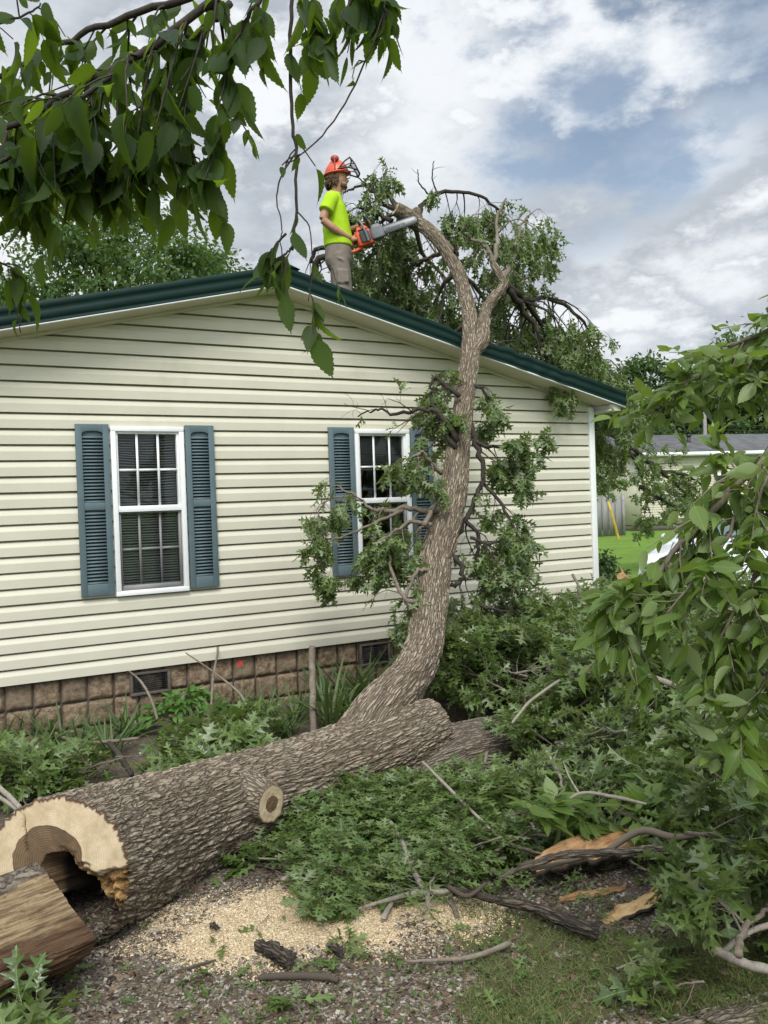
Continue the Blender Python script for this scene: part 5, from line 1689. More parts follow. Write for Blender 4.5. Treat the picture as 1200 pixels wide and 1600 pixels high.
    for k_ in range(22):                                        # soft folds across the waist and under the arm
        a = k_ * 2.399
        z = 0.98 + 0.40 * ((k_ * 0.618) % 1)
        p0 = A(-0.004 + 0.150 * math.cos(a), 0.183 * math.sin(a), z)
        p1 = A(-0.004 + 0.152 * math.cos(a + 0.5), 0.184 * math.sin(a + 0.5), z - 0.09)
        g.tube([p0, (p0 + p1) / 2 * A(1.02, 1.02, 1), p1], [0.004, 0.012, 0.004], 8, n=8)
    sh = g.build('shirt', M['lime'], T)
    remesh(sh, 0.009, 4)
    # shorts, belt line, pocket
    g = mk()
    g.loft([ering(0.005, 0, 0.975, 0.140, 0.172), ering(0.004, 0, 0.90, 0.148, 0.182), ering(0.002, 0, 0.80, 0.148, 0.190), ering(0.004, 0, 0.73, 0.120, 0.185)])
    for s, fx in ((-1, 0.025), (1, -0.012)):
        g.tube([A(0.002, s * 0.092, 0.84), A(0.012 + fx * 0.6, s * 0.102, 0.64), A(0.018 + fx, s * 0.110, 0.405)], [0.104, 0.104, 0.100], 20, n=14)
        g.box((-0.035 + fx, s * 0.195 - 0.03, 0.52), (0.085 + fx, s * 0.195 + 0.022 * (1 if s > 0 else 0), 0.66))
    for k_ in range(26):                                        # creases at the hip and round the thighs
        s_, a = (-1 if k_ % 2 else 1), k_ * 2.1
        z = 0.45 + 0.44 * ((k_ * 0.618) % 1)
        fx = 0.02 if s_ < 0 else 0.0
        c_ = A(0.012 + fx * 0.6, s_ * 0.100, 0)
        p0, p1 = c_ + A(0.101 * math.cos(a), 0.101 * math.sin(a), z), c_ + A(0.102 * math.cos(a + 0.9), 0.102 * math.sin(a + 0.9), z + 0.05 * math.sin(k_))
        g.tube([p0, (p0 + p1) / 2 + (nrm((p0 + p1) / 2 * A(1, 1, 0) - c_) * 0.018), p1], [0.004, 0.013, 0.004], 8, n=8)
    so = g.build('shorts', M['khaki'], T)
    remesh(so, 0.010, 4)
    for s, fx in ((-1, 0.02), (1, -0.01)):
        g = mk()
        g.tube([A(fx - 0.005, s * 0.115, 0.24), A(fx - 0.01, s * 0.115, 0.08)], [0.056, 0.052], 16)
        g.loft([ering(0.045 + fx, s * 0.117, 0.0, 0.145, 0.052), ering(0.045 + fx, s * 0.117, 0.035, 0.145, 0.053), ering(0.035 + fx, s * 0.117, 0.08, 0.125, 0.048), ering(0.0 + fx, s * 0.117, 0.12, 0.065, 0.045)])
        bo = g.build('boot', M['boot'], T)
        remesh(bo, 0.009, 3)
    # helmet: shell with brim, comb and raised ear muffs, mesh visor tipped up
    g = mk()
    prof = [(0.128, 1.728), (0.130, 1.742), (0.124, 1.765), (0.112, 1.800), (0.092, 1.832), (0.062, 1.856), (0.030, 1.866), (0.002, 1.868)]
    g.loft([ering(0.010, 0, z + 0.0, r * 1.02, r * 0.84, 36, 2.0, 0.10) for r, z in prof])
    g.loft([ering(0.012, 0, 1.722, 0.132, 0.110, 36, 2.0, 0.10), ering(0.016, 0, 1.728, 0.150, 0.118, 36, 2.0, 0.10), ering(0.016, 0, 1.736, 0.150, 0.118, 36, 2.0, 0.10), ering(0.012, 0, 1.742, 0.130, 0.108, 36, 2.0, 0.10)])
    g.tube([A(-0.085, 0, 1.80), A(-0.03, 0, 1.868), A(0.04, 0, 1.872), A(0.09, 0, 1.828)], [0.010, 0.017, 0.017, 0.010], 10, n=14)
    he = g.build('helmet', M['helmet'], T, smooth=True)
    for s in (-1, 1):
        g = mk()
        g.ell((0.0, s * 0.076, 1.872), (0.046, 0.030, 0.036), nu=18, nv=12)
        g.tube([A(0.0, s * 0.110, 1.745), A(0.0, s * 0.118, 1.80), A(0.0, s * 0.100, 1.862)], [0.006, 0.006, 0.006], 8, n=8)
        g.build('ear_muff', M['muff'], he, smooth=True)
    g = mk()
    hinge, lo, hi = A(0.085, 0, 1.752), A(0.238, 0, 1.742), A(0.150, 0, 1.860)
    for s in (-1, 1):
        y = s * 0.105
        g.tube([A(0.03, y, 1.752), A(0.13, y, 1.765), A(0.232, y, 1.735)], 0.009, 8, n=8)
        g.tube([A(0.05, y, 1.765), A(0.10, y, 1.825), A(0.160, y, 1.868)], 0.008, 8, n=8)
        g.tube([A(0.160, y, 1.868), A(0.205, y * 1.02, 1.808), A(0.240, y, 1.735)], 0.008, 8, n=8)
        g.tube([A(0.06, y, 1.76), A(0.15, y, 1.80), A(0.2, y, 1.80)], 0.005, 6, n=6)
    g.tube([A(0.160, -0.105, 1.868), A(0.172, 0, 1.872), A(0.160, 0.105, 1.868)], 0.008, 8, n=8)
    g.tube([A(0.238, -0.105, 1.735), A(0.256, 0, 1.733), A(0.238, 0.105, 1.735)], 0.010, 8, n=8)
    g.loft([[(0.10 + d, y, 1.715 + d * 0.12), (0.10 + d, y, 1.726 + d * 0.12)] for d, y in ((0.0, -0.115), (0.05, -0.09), (0.065, 0), (0.05, 0.09), (0.0, 0.115))], cap=False)
    vz = g.build('visor_frame', M['black'], he, smooth=True)
    g = mk()
    yy = np.linspace(-0.105, 0.105, 12)
    V = []
    for t in np.linspace(0, 1, 8):
        for y in yy:
            p = A(0.160, 0, 1.868) * (1 - t) + A(0.238, 0, 1.735) * t
            V.append((p[0] + 0.016 * (1 - (y / 0.105) ** 2) + 0.012 * math.sin(math.pi * t), y, p[2]))
    g.grid(np.array(V), 8, 12)
    g.build('visor', M['visor'], he, smooth=True)
    return base, ex, ey, ez


def build_chainsaw(base, ex, ey, ez):
    a = math.radians(17)
    sx = ex * math.cos(a) + ez * math.sin(a)
    sz = -ex * math.sin(a) + ez * math.cos(a)
    o = base + ex * 0.150 + ey * -0.055 + ez * 0.985
    T = thing('chainsaw', o, 'orange chainsaw with long grey bar held by the worker, cutting the bent trunk', 'chainsaw')
    mk = lambda: LGeo(o, sx, ey, sz)
    A = lambda *p: np.array(p, float)
    g = mk()
    def rb(x0, x1, y0, y1, z0, z1, top=0.8):
        g.loft([ering((x0 + x1) / 2, (y0 + y1) / 2, z, (x1 - x0) / 2 * f, (y1 - y0) / 2 * f, 28, 5.0) for z, f in ((z0, 0.9), (z0 + 0.015, 1.0), (z1 - 0.03, 1.0), (z1, top))])
    rb(0.055, 0.235, -0.055, 0.065, -0.085, 0.080)
    rb(0.075, 0.210, -0.045, 0.055, 0.060, 0.125, 0.7)
    g.tube([A(0.085, 0, 0.055), A(0.03, 0, 0.045), A(-0.035, 0, 0.012), A(-0.060, 0, -0.040), A(-0.045, 0, -0.085), A(0.0, 0, -0.098), A(0.09, 0, -0.085)], [0.024, 0.018, 0.017, 0.016, 0.016, 0.017, 0.020], 14, n=30)
    b = g.build('housing', M['saworange'], T, smooth=True)
    g = mk()
    g.loft([ering(0.15, -0.062, z, 0.055 * f, 0.012, 24, 4) for z, f in ((-0.06, 0.8), (-0.045, 1), (0.04, 1), (0.06, 0.7))])
    g.box((0.10, -0.066, 0.070), (0.19, -0.050, 0.085)).box((0.00, -0.010, 0.015), (0.03, 0.010, 0.030)).box((0.020, -0.012, -0.02), (0.034, 0.012, 0.03))
    g.build('side_cover', M['black'], T, smooth=False, bevel=0.003)
    g = mk()
    g.tube([A(0.17, -0.085, -0.075), A(0.165, -0.088, 0.05), A(0.150, -0.075, 0.150), A(0.140, -0.03, 0.185), A(0.140, 0.05, 0.188), A(0.150, 0.095, 0.14), A(0.165, 0.095, 0.0), A(0.17, 0.07, -0.075)], 0.0125, 12, n=44)
    g.build('front_handle', M['sawgrey'], T, smooth=True)
    g = mk()
    g.loft([[(x, -0.075, z), (x + 0.012, -0.075, z), (x + 0.012, 0.09, z), (x, 0.09, z)] for x, z in ((0.225, 0.05), (0.232, 0.11), (0.218, 0.17), (0.196, 0.215))])
    g.build('hand_guard', M['black'], T, bevel=0.003)
    g = mk()
    g.loft([ering(0.285, -0.030, z, 0.075 * f, 0.045, 28, 4.0) for z, f in ((-0.065, 0.8), (-0.05, 1.0), (0.050, 1.0), (0.085, 0.55))])
    g.build('clutch_cover', M['sawgrey'], T, smooth=True)
    # bar: long flat plate with a round nose
    x0, x1, h = 0.30, 0.735, 0.040
    n_ = 20
    out = [(x0, -h), (x1 - 0.05, -h * 0.96)] + [(x1 - 0.04 + 0.04 * math.sin(t), -h * 0.95 * math.cos(t)) for t in np.linspace(0.1, math.pi - 0.1, n_)] + [(x1 - 0.05, h * 0.96), (x0, h)]
    g = mk()
    ring = lambda sc, y: [(x, y, z * sc) for x, z in out]
    g.loft([ring(1, -0.046), ring(1, -0.0395)])
    bar = g.build('guide_bar', M['bar'], T)
    g = mk()
    pth = np.array([(x, -0.043, z * 1.06) for x, z in out])
    g.tube(np.vstack([pth]), 0.0052, 6, n=150)
    full = catmull(pth, 54)
    for p, q in zip(full[:-1], full[1:]):                       # cutter teeth
        t = nrm(q - p)
        nn_ = np.cross(t, [0, 1.0, 0])
        m_ = (p + q) / 2
        nn_ = nn_ if nn_ @ (m_ - A(0.5, -0.043, 0)) > 0 else -nn_
        g.tube([m_ - t * 0.005, m_ + nn_ * 0.0075 + t * 0.004], [0.0045, 0.0022], 4)
    g.build('chain', M['chain'], T)
    cu = bpy.data.curves.new('lettering', 'FONT')
    cu.body = 'Husqvarna'
    cu.size = 0.048
    cu.extrude = 0.0006
    cu.align_x, cu.align_y = 'CENTER', 'CENTER'
    cu.materials.append(M['black'])
    tmp = bpy.data.objects.new('lettering_curve', cu)
    COL.objects.link(tmp)
    bpy.context.view_layer.update()
    lm_ = bpy.data.meshes.new_from_object(tmp.evaluated_get(bpy.context.evaluated_depsgraph_get()))
    bpy.data.objects.remove(tmp)
    t = bpy.data.objects.new('lettering', lm_)
    COL.objects.link(t)
    t.parent = bar
    lp = A(0.49, -0.0470, 0.0)
    p = lp[0] * sx + lp[1] * ey + lp[2] * sz
    mm = Matrix.Identity(4)
    for i in range(3):
        mm[i][0], mm[i][1], mm[i][2], mm[i][3] = sx[i], sz[i], -ey[i], p[i]
    t.matrix_local = mm


build_chainsaw(*build_worker())

# ---------------------------------------------------------------- sticks, torn wood, debris
M['torn_wood'] = wood_mat('torn_orange_wood', (0.54, 0.33, 0.165), (0.36, 0.185, 0.080), (0.16, 0.075, 0.038), (16, 60, 60), 1.0)
M['torn_pale'] = wood_mat('torn_pale_wood', (0.60, 0.42, 0.215), (0.44, 0.265, 0.115), (0.22, 0.11, 0.05), (24, 50, 50), 1.0)
M['dark_bark'] = bark_mat('dark_bark', (0.13, 0.105, 0.08), (0.035, 0.026, 0.02), lamt=0.2)


def stick(name, rows, label, m='pale_twig', forks=(), seed=0, cat='stick', bark=False):
    """rows of (u, v, px width, height above ground) or points"""
    pts = [G(u, v, z) for u, v, w, z in rows]
    rad = [w * np.dot(p - CAM, RC[:, 1]) / FPX / 2 for (u, v, w, z), p in zip(rows, pts)]
    T = thing(name, pts[0] * [1, 1, 0], label, cat)
    rng = rs(seed + 900)
    g = Geo()
    path = catmull(pts, 40)
    path = path + np.stack([0.4 * np.mean(rad) * fbm(np.stack([np.linspace(0, 6, 40), np.full(40, seed + k * 9.1), np.zeros(40)], -1), 3, 4) for k in range(3)], -1)
    if bark:
        bark_tube(g, list(path[::3]), list(np.interp(np.linspace(0, 1, 14), np.linspace(0, 1, len(rad)), rad)), 120, 28, 0.007, 30, 8, seed, 0.16)
        nm = 'stem'
    else:
        rr = np.interp(np.linspace(0, 1, 40), np.linspace(0, 1, len(rad)), rad) * (1 + 0.12 * fbm(np.stack([np.linspace(0, 12, 40), np.full(40, seed), np.zeros(40)], -1), 2, 7))
        g.tube(path, rr, 10)
    g.build('stem', M[m], T, smooth=True)
    for fr in forks:
        gf = Geo()
        p2 = [G(u, v, z) for u, v, w, z in fr]
        r2 = [w * np.dot(p - CAM, RC[:, 1]) / FPX / 2 for (u, v, w, z), p in zip(fr, p2)]
        gf.tube(p2, r2, 7, n=14)
        gf.build('side_twig', M[m], T, smooth=True)
    return T


stick('stick', [(590, 1255, 6, 0.16), (625, 1310, 8, 0.15), (645, 1360, 9, 0.12), (668, 1393, 10, 0.09)], 'curved bare grey stick with forks lying on the leaves near the sawdust',
      forks=([(645, 1360, 6, 0.12), (610, 1352, 5, 0.13), (575, 1360, 3, 0.12)], [(668, 1393, 10, 0.09), (640, 1397, 9, 0.07), (600, 1408, 7, 0.05), (560, 1420, 4, 0.04)], [(668, 1393, 8, 0.09), (690, 1394, 8, 0.09), (702, 1392, 6, 0.08)], [(668, 1396, 9, 0.09), (668, 1415, 7, 0.05), (660, 1428, 4, 0.03)]), seed=1)
stick('stick', [(780, 1372, 8, 0.16), (830, 1350, 12, 0.20), (900, 1334, 14, 0.22), (1000, 1330, 15, 0.22), (1060, 1332, 15, 0.20), (1118, 1345, 14, 0.16)], 'long thick grey stick lying across in front of the torn orange wood', bark=True, m='bark_grey', seed=2,
      forks=([(945, 1332, 9, 0.22), (1000, 1298, 12, 0.28), (1050, 1308, 12, 0.27), (1090, 1305, 8, 0.26)], [(830, 1358, 7, 0.17), (870, 1350, 8, 0.16), (910, 1340, 7, 0.14)]))
stick('stick', [(700, 1385, 8, 0.10), (770, 1405, 14, 0.07), (840, 1420, 20, 0.05), (900, 1445, 24, 0.04), (935, 1455, 22, 0.03)], 'dark rough barked limb lying from the leaves to the grass edge', bark=True, m='dark_bark', seed=3,
      forks=([(700, 1385, 8, 0.10), (730, 1400, 7, 0.09), (760, 1380, 5, 0.12)],))
stick('stick', [(700, 1224, 13, 0.10), (740, 1226, 14, 0.10), (785, 1222, 11, 0.12)], 'short grey stick lying below the half hidden cut log', bark=True, m='bark_grey', seed=4)
stick('stick', [(404, 1527, 9, 0.012), (450, 1524, 12, 0.014), (500, 1527, 11, 0.014), (528, 1532, 8, 0.012)], 'straight dark stick on the gravel, below the dark bark chunk', m='dark_bark', seed=5)
stick('stick', [(634, 1502, 4, 0.012), (690, 1500, 6, 0.012), (745, 1493, 8, 0.013), (798, 1473, 9, 0.02)], 'thin brown stick lying along the edge of the sawdust', m='twig', seed=6)
stick('stick', [(275, 1518, 3, 0.01), (310, 1508, 5, 0.012), (338, 1500, 3, 0.012)], 'small dark twig lying on the sawdust', m='dark_bark', seed=7)
stick('stick', [(1118, 1483, 16, 0.16), (1150, 1500, 15, 0.15), (1200, 1515, 15, 0.15), (1280, 1540, 15, 0.14)], 'bare grey stem sticking in from the right edge above the corner log', m='pale_twig', seed=8,
      forks=([(1130, 1488, 9, 0.16), (1160, 1462, 9, 0.2), (1200, 1446, 10, 0.22), (1260, 1440, 9, 0.22)],))
stick('stick', [(964, 1514, 4, 0.01), (990, 1503, 4, 0.012), (1012, 1494, 4, 0.015)], 'short straight twig on the grass below the pale wood splinter', seed=9)
stick('stick', [(905, 960, 7, 0.55), (885, 930, 8, 0.66), (868, 905, 6, 0.76), (852, 882, 4, 0.86)], 'dark knobbly stick standing up before the siding at the right, one leaf on top', m='twig_dark', seed=10)
stick('stick', [(860, 1010, 5, 0.55), (880, 990, 5, 0.62), (930, 985, 6, 0.64), (1010, 978, 4, 0.66)], 'curved thin stick over the heap near the house corner', seed=11)
stick('stick', [(985, 1045, 7, 0.62), (1040, 1065, 9, 0.58), (1090, 1085, 8, 0.53), (1108, 1092, 6, 0.5)], 'pale straight stick lying on the brush heap below the broad leaves', seed=12)
stick('stick', [(800, 1130, 4, 0.50), (830, 1095, 5, 0.56), (890, 1055, 5, 0.6), (940, 1052, 3, 0.6)], 'arching thin stick on the brush heap behind the half hidden log', seed=13)
stick('stick', [(660, 1190, 4, 0.34), (700, 1230, 5, 0.26), (745, 1275, 5, 0.2), (780, 1310, 4, 0.16)], 'thin straight twig leaning down from the half hidden log over the leaves', seed=14)
stick('stick', [(870, 1270, 4, 0.30), (905, 1240, 5, 0.34), (960, 1245, 6, 0.34), (1010, 1256, 4, 0.33)], 'thin forked stick lying on leaves behind the torn orange wood', seed=15, forks=([(905, 1240, 4, 0.34), (890, 1215, 3, 0.38), (880, 1190, 2, 0.42)],))
stick('stick', [(95, 1152, 5, 0.10), (150, 1160, 6, 0.12), (215, 1154, 5, 0.13)], 'thin bent stick lying in the house bed near the vent', seed=16, m='twig', forks=([(95, 1170, 3, 0.08), (120, 1163, 4, 0.1), (150, 1160, 4, 0.12)],))
stick('stick', [(170, 1160, 8, 0.22), (190, 1185, 9, 0.15), (206, 1212, 8, 0.06)], 'short dark stick leaning behind the butt log', m='twig_dark', seed=17)
stick('stick', [(-10, 1222, 7, 0.22), (10, 1240, 8, 0.2), (30, 1262, 8, 0.2)], 'forked stick at the left edge behind the butt log', seed=18, forks=([(-10, 1240, 6, 0.18), (15, 1256, 7, 0.18), (30, 1268, 6, 0.18)],))
for k, (rows, lb, sd) in enumerate((
        ([(330, 1110, 4, 0.18), (333, 1060, 4, 0.36), (340, 1010, 3, 0.55), (331, 957, 2, 0.76)], 'upright dead stem before the siding, left of the red flower', 30),
        ([(400, 1130, 5, 0.12), (375, 1085, 4, 0.28), (340, 1055, 3, 0.40), (290, 1020, 2, 0.55)], 'slanting dead stem leaning left over the stone skirting', 31),
        ([(246, 1125, 5, 0.16), (235, 1090, 4, 0.30), (220, 1065, 4, 0.38), (197, 1045, 2, 0.45)], 'bent dead stem standing before the left skirting vent', 32))):
    stick('dead_stem', rows, lb, m='twig', seed=sd, cat='dead stem')
stick('wooden_stake', [(490, 1152, 11, 0.0), (489, 1085, 11, 0.27), (488, 1012, 10, 0.56)], 'weathered wooden stake standing upright in the house bed', m='twig', seed=40, cat='stake')


def slab(name, outline, d, thick, label, m, bow=0.02, cat='splinter', seed=0):
    """a torn board of wood: outline in pixels at the given depths"""
    pts = np.array([P(u, v, dd) for u, v, dd in outline])
    T = thing(name, pts.mean(0) * [1, 1, 0], label, cat)
    n_ = len(pts) // 2
    a, b = catmull(pts[:n_], 40), catmull(pts[n_:][::-1], 40)
    f = np.linspace(0, 1, 14)[None, :, None]
    S_ = a[:, None] * (1 - f) + b[:, None] * f
    up = np.array([0, 0, 1.0])
    q = S_.reshape(-1, 3) * np.array([26, 26, 26.0])
    nz = fbm(q, 4, seed + 3).reshape(40, 14, 1)
    S_ = S_ + up * (bow * np.sin(np.pi * f) + 0.010 * nz)
    S_ = S_ + (b - a)[:, None] * 0.16 * (fbm(np.stack([np.linspace(0, 12, 40), np.zeros(40), np.full(40, seed)], -1), 3, 5)[:, None, None]) * (np.abs(f - 0.5) * 2)
    lo = S_ - up * thick * (0.4 + 0.6 * np.sin(np.pi * f)) - up * 0.003
    g = Geo()
    g.grid(S_.reshape(-1, 3), 40, 14)
    o = g.build('torn_face', M[m], T, smooth=True)
    g = Geo()
    ring = np.concatenate([lo, S_[:, ::-1] - up * 0.003], 1)
    g.loft(ring)
    g.build('bark', M['dark_bark'], T, smooth=True)


slab('torn_wood', [(835, 1352, 3.72), (860, 1326, 3.86), (920, 1304, 3.98), (1000, 1296, 4.02), (1000, 1325, 3.86), (930, 1340, 3.76), (880, 1350, 3.70), (838, 1362, 3.66)], 0, 0.06, 'big curved slab of torn orange wood behind the long grey stick', 'torn_wood', 0.045, 'torn wood', 1)
slab('wood_splinter', [(872, 1402, 3.60), (905, 1392, 3.64), (945, 1388, 3.66), (980, 1382, 3.68), (978, 1390, 3.66), (945, 1398, 3.62), (910, 1404, 3.60), (874, 1408, 3.58)], 0, 0.03, 'short thin orange splinter lying below the long grey stick', 'torn_wood', 0.008, 'splinter', 2)
slab('wood_splinter', [(936, 1440, 3.44), (965, 1416, 3.50), (1010, 1396, 3.56), (1040, 1366, 3.62), (1053, 1366, 3.60), (1036, 1398, 3.52), (1000, 1424, 3.44), (945, 1446, 3.41)], 0, 0.03, 'long pale crooked wood splinter lying at the edge of the grass', 'torn_pale', 0.012, 'splinter', 3)
slab('torn_wood', [(966, 912, 7.2), (964, 900, 7.2), (970, 890, 7.2), (966, 884, 7.2), (990, 915, 7.2), (990, 910, 7.2), (984, 905, 7.2), (980, 898, 7.2)], 0, 0.06, 'reddish torn wood stub standing beyond the heap at the house corner', 'torn_wood', 0.0, 'torn wood', 4)


def bark_chunk(u0, v0, u1, v1, w, label, seed):
    T = thing('bark_chunk', G(u0, v0), label, 'bark chunk')
    g = Geo()
    a, b = G(u0, v0, 0.03), G(u1, v1, 0.035)
    r = w * np.dot(a - CAM, RC[:, 1]) / FPX / 2
    V, t, p = bark_tube(g, [a, (a + b) / 2 + [0, 0, 0.006], b], [r * 0.8, r, r * 0.75], 70, 44, 0.012, 26, 12, seed, 0.35)
    g.build('bark', M['dark_bark'], T, smooth=True)
    gc = Geo()
    for i, s in ((0, -1), (-1, 1)):
        cut_cap(gc, V[i], p[i], t[i] * s, (0, 0), 1.2, r, nr=8, rough=0.012)
    gc.build('broken_end', M['dark_bark'], T, smooth=True)
    return T


bark_chunk(404, 1478, 455, 1502, 30, 'dark broken bark chunk lying on the sawdust', 51)
bark_chunk(515, 1480, 535, 1492, 18, 'small dark knob of bark right of the dark chunk', 52)
bark_chunk(330, 1445, 342, 1450, 10, 'tiny bark crumb on the sawdust below the butt log', 53)
bark_chunk(1000, 1486, 1012, 1492, 16, 'dark clod on the grass below the pale splinter', 54)


def scatter_chips(name, n, sampler, size, m, seed, flat=0.35, kind='stuff'):
    rng = rs(seed)
    x, y = sampler(rng, n)
    n = len(x)
    z = ground_z(x, y)
    s = size * rng.uniform(0.5, 1.5, n) ** 1.3
    base = np.array([[-1, -0.5, 0], [1, -0.6, 0], [0.9, 0.55, 0.1], [-0.8, 0.6, 0], [-0.5, -0.2, 1], [0.6, 0.1, 0.9]])
    F = np.array([[0, 1, 5], [0, 5, 4], [1, 2, 5], [2, 3, 4], [2, 4, 5], [3, 0, 4]])
    a = rng.uniform(0, 6.28, n)
    V = np.repeat(base[None], n, 0) + rng.normal(0, 0.22, (n, 6, 3))
    V[..., 2] *= flat
    tl = rng.normal(0, 0.35, n)[:, None]
    V[..., 2] += tl * V[..., 0]
    V = V * s[:, None, None]
    c, s_ = np.cos(a)[:, None], np.sin(a)[:, None]
    Wd = np.stack([V[..., 0] * c - V[..., 1] * s_ + x[:, None], V[..., 0] * s_ + V[..., 1] * c + y[:, None], V[..., 2] + z[:, None] + 0.001], -1)
    g = Geo()
    g.add(Wd.reshape(-1, 3), (F[None] + (np.arange(n) * 6)[:, None, None]).reshape(-1, 3), rnd=np.repeat(rng.random(n), 6))
    o = g.build(name, m)
    tag(o, kind=kind)
    return o


def chip_mat(name, cols, rough=0.9):
    mt, n, bs, out = new_mat(name)
    r = n.attr('rnd')
    rp = n('ShaderNodeValToRGB')
    rp.color_ramp.interpolation = 'CONSTANT'
    els = rp.color_ramp.elements
    while len(els) < len(cols):
        els.new(0.5)
    for i, c in enumerate(cols):
        els[i].position = i / len(cols)
        els[i].color = tuple(c) + (1,)
    n.l.new(r, rp.inputs[0])
    setin(n, bs, Base_Color=rp.outputs[0], Roughness=rough, Specular_IOR_Level=0.2)
    return mt


def view_sampler(u0, u1, v0, v1, pick=None, zmax=0.0):
    """points on the ground spread evenly over the part of the yard seen there"""
    def f(rng, n):
        q = [G(u, v)[:2] for u, v in ((u0, v0), (u1, v0), (u1, v1), (u0, v1))]
        q = np.array(q)
        a, b = rng.random(n * 3), rng.random(n * 3) ** 1.25
        near = q[3] + (q[2] - q[3]) * a[:, None]
        fa = q[0] + (q[1] - q[0]) * a[:, None]
        p = near + (fa - near) * b[:, None]
        if pick is not None:
            p = p[pick(p[:, 0], p[:, 1], rng)]
        return p[:n, 0], p[:n, 1]
    return f


M['gravel'] = chip_mat('gravel_chips', [(0.24, 0.215, 0.175), (0.17, 0.145, 0.112), (0.09, 0.070, 0.050), (0.33, 0.30, 0.25), (0.13, 0.103, 0.074), (0.21, 0.178, 0.13), (0.07, 0.053, 0.038), (0.12, 0.092, 0.064)])
M['sawdust'] = chip_mat('sawdust_chips', [(0.62, 0.50, 0.33), (0.55, 0.42, 0.25), (0.68, 0.56, 0.39), (0.42, 0.29, 0.16), (0.58, 0.45, 0.28)])
M['mulch'] = chip_mat('bark_crumbs', [(0.085, 0.055, 0.036), (0.13, 0.085, 0.055), (0.05, 0.035, 0.025), (0.20, 0.14, 0.09)])
scatter_chips('gravel', 26000, view_sampler(-60, 1260, 1330, 1640, lambda x, y, r: (ground_fields(x, y)[1] < 0.6) & (ground_fields(x, y)[0] < 0.85)), 0.0068, M['gravel'], 1)
scatter_chips('sawdust', 44000, view_sampler(40, 1000, 1330, 1620, lambda x, y, r: ground_fields(x, y)[0] > 0.18 + 0.75 * r.random(len(x))), 0.0034, M['sawdust'], 2, 0.5)
scatter_chips('bark_debris', 3600, view_sampler(-60, 1260, 1300, 1640, lambda x, y, r: ground_fields(x, y)[0] < 0.3 + 0.5 * r.random(len(x))), 0.011, M['mulch'], 3)


def scatter_leaves(name, n, sampler, kind, m, size, seed, zoff=0.012, upright=0.0, zf=None):
    rng = rs(seed)
    x, y = sampler(rng, n)
    L = Leaves(kind)
    n = len(x)
    a = rng.uniform(0, 6.28, n)
    z = ground_z(x, y) + zoff + (rng.random(n) * 0.012)
    d = np.stack([np.cos(a), np.sin(a), rng.normal(0.1, 0.2, n) + upright * rng.uniform(0.4, 1.6, n)], -1)
    zz = np.stack([rng.normal(0, 0.35, n), rng.normal(0, 0.35, n), np.ones(n)], -1)
    L.add(np.stack([x, y, z], -1), d, zz, size * rng.uniform(0.5, 1.2, n))
    o = L.geo(Geo(), rng).build(name, m)
    return tag(o, kind='stuff')


scatter_leaves('fallen_leaves', 150, view_sampler(60, 1150, 1380, 1630), 'oak', M['oak_dry'], 0.075, 5)
scatter_leaves('shredded_leaves', 900, view_sampler(300, 1200, 1400, 1630, lambda x, y, r: ground_fields(x, y)[0] < 0.5), 'oval', M['oak'], 0.022, 6, 0.006)
scatter_leaves('grass', 9000, view_sampler(500, 1300, 1390, 1680, lambda x, y, r: ground_fields(x, y)[1] > 0.15 + 0.75 * r.random(len(x))), 'blade', M['lawn'], 0.042, 7, -0.004, 1.0)
scatter_leaves('sparse_grass', 2600, view_sampler(-40, 1300, 1400, 1680), 'blade', M['lawn'], 0.032, 8, -0.004, 0.9)


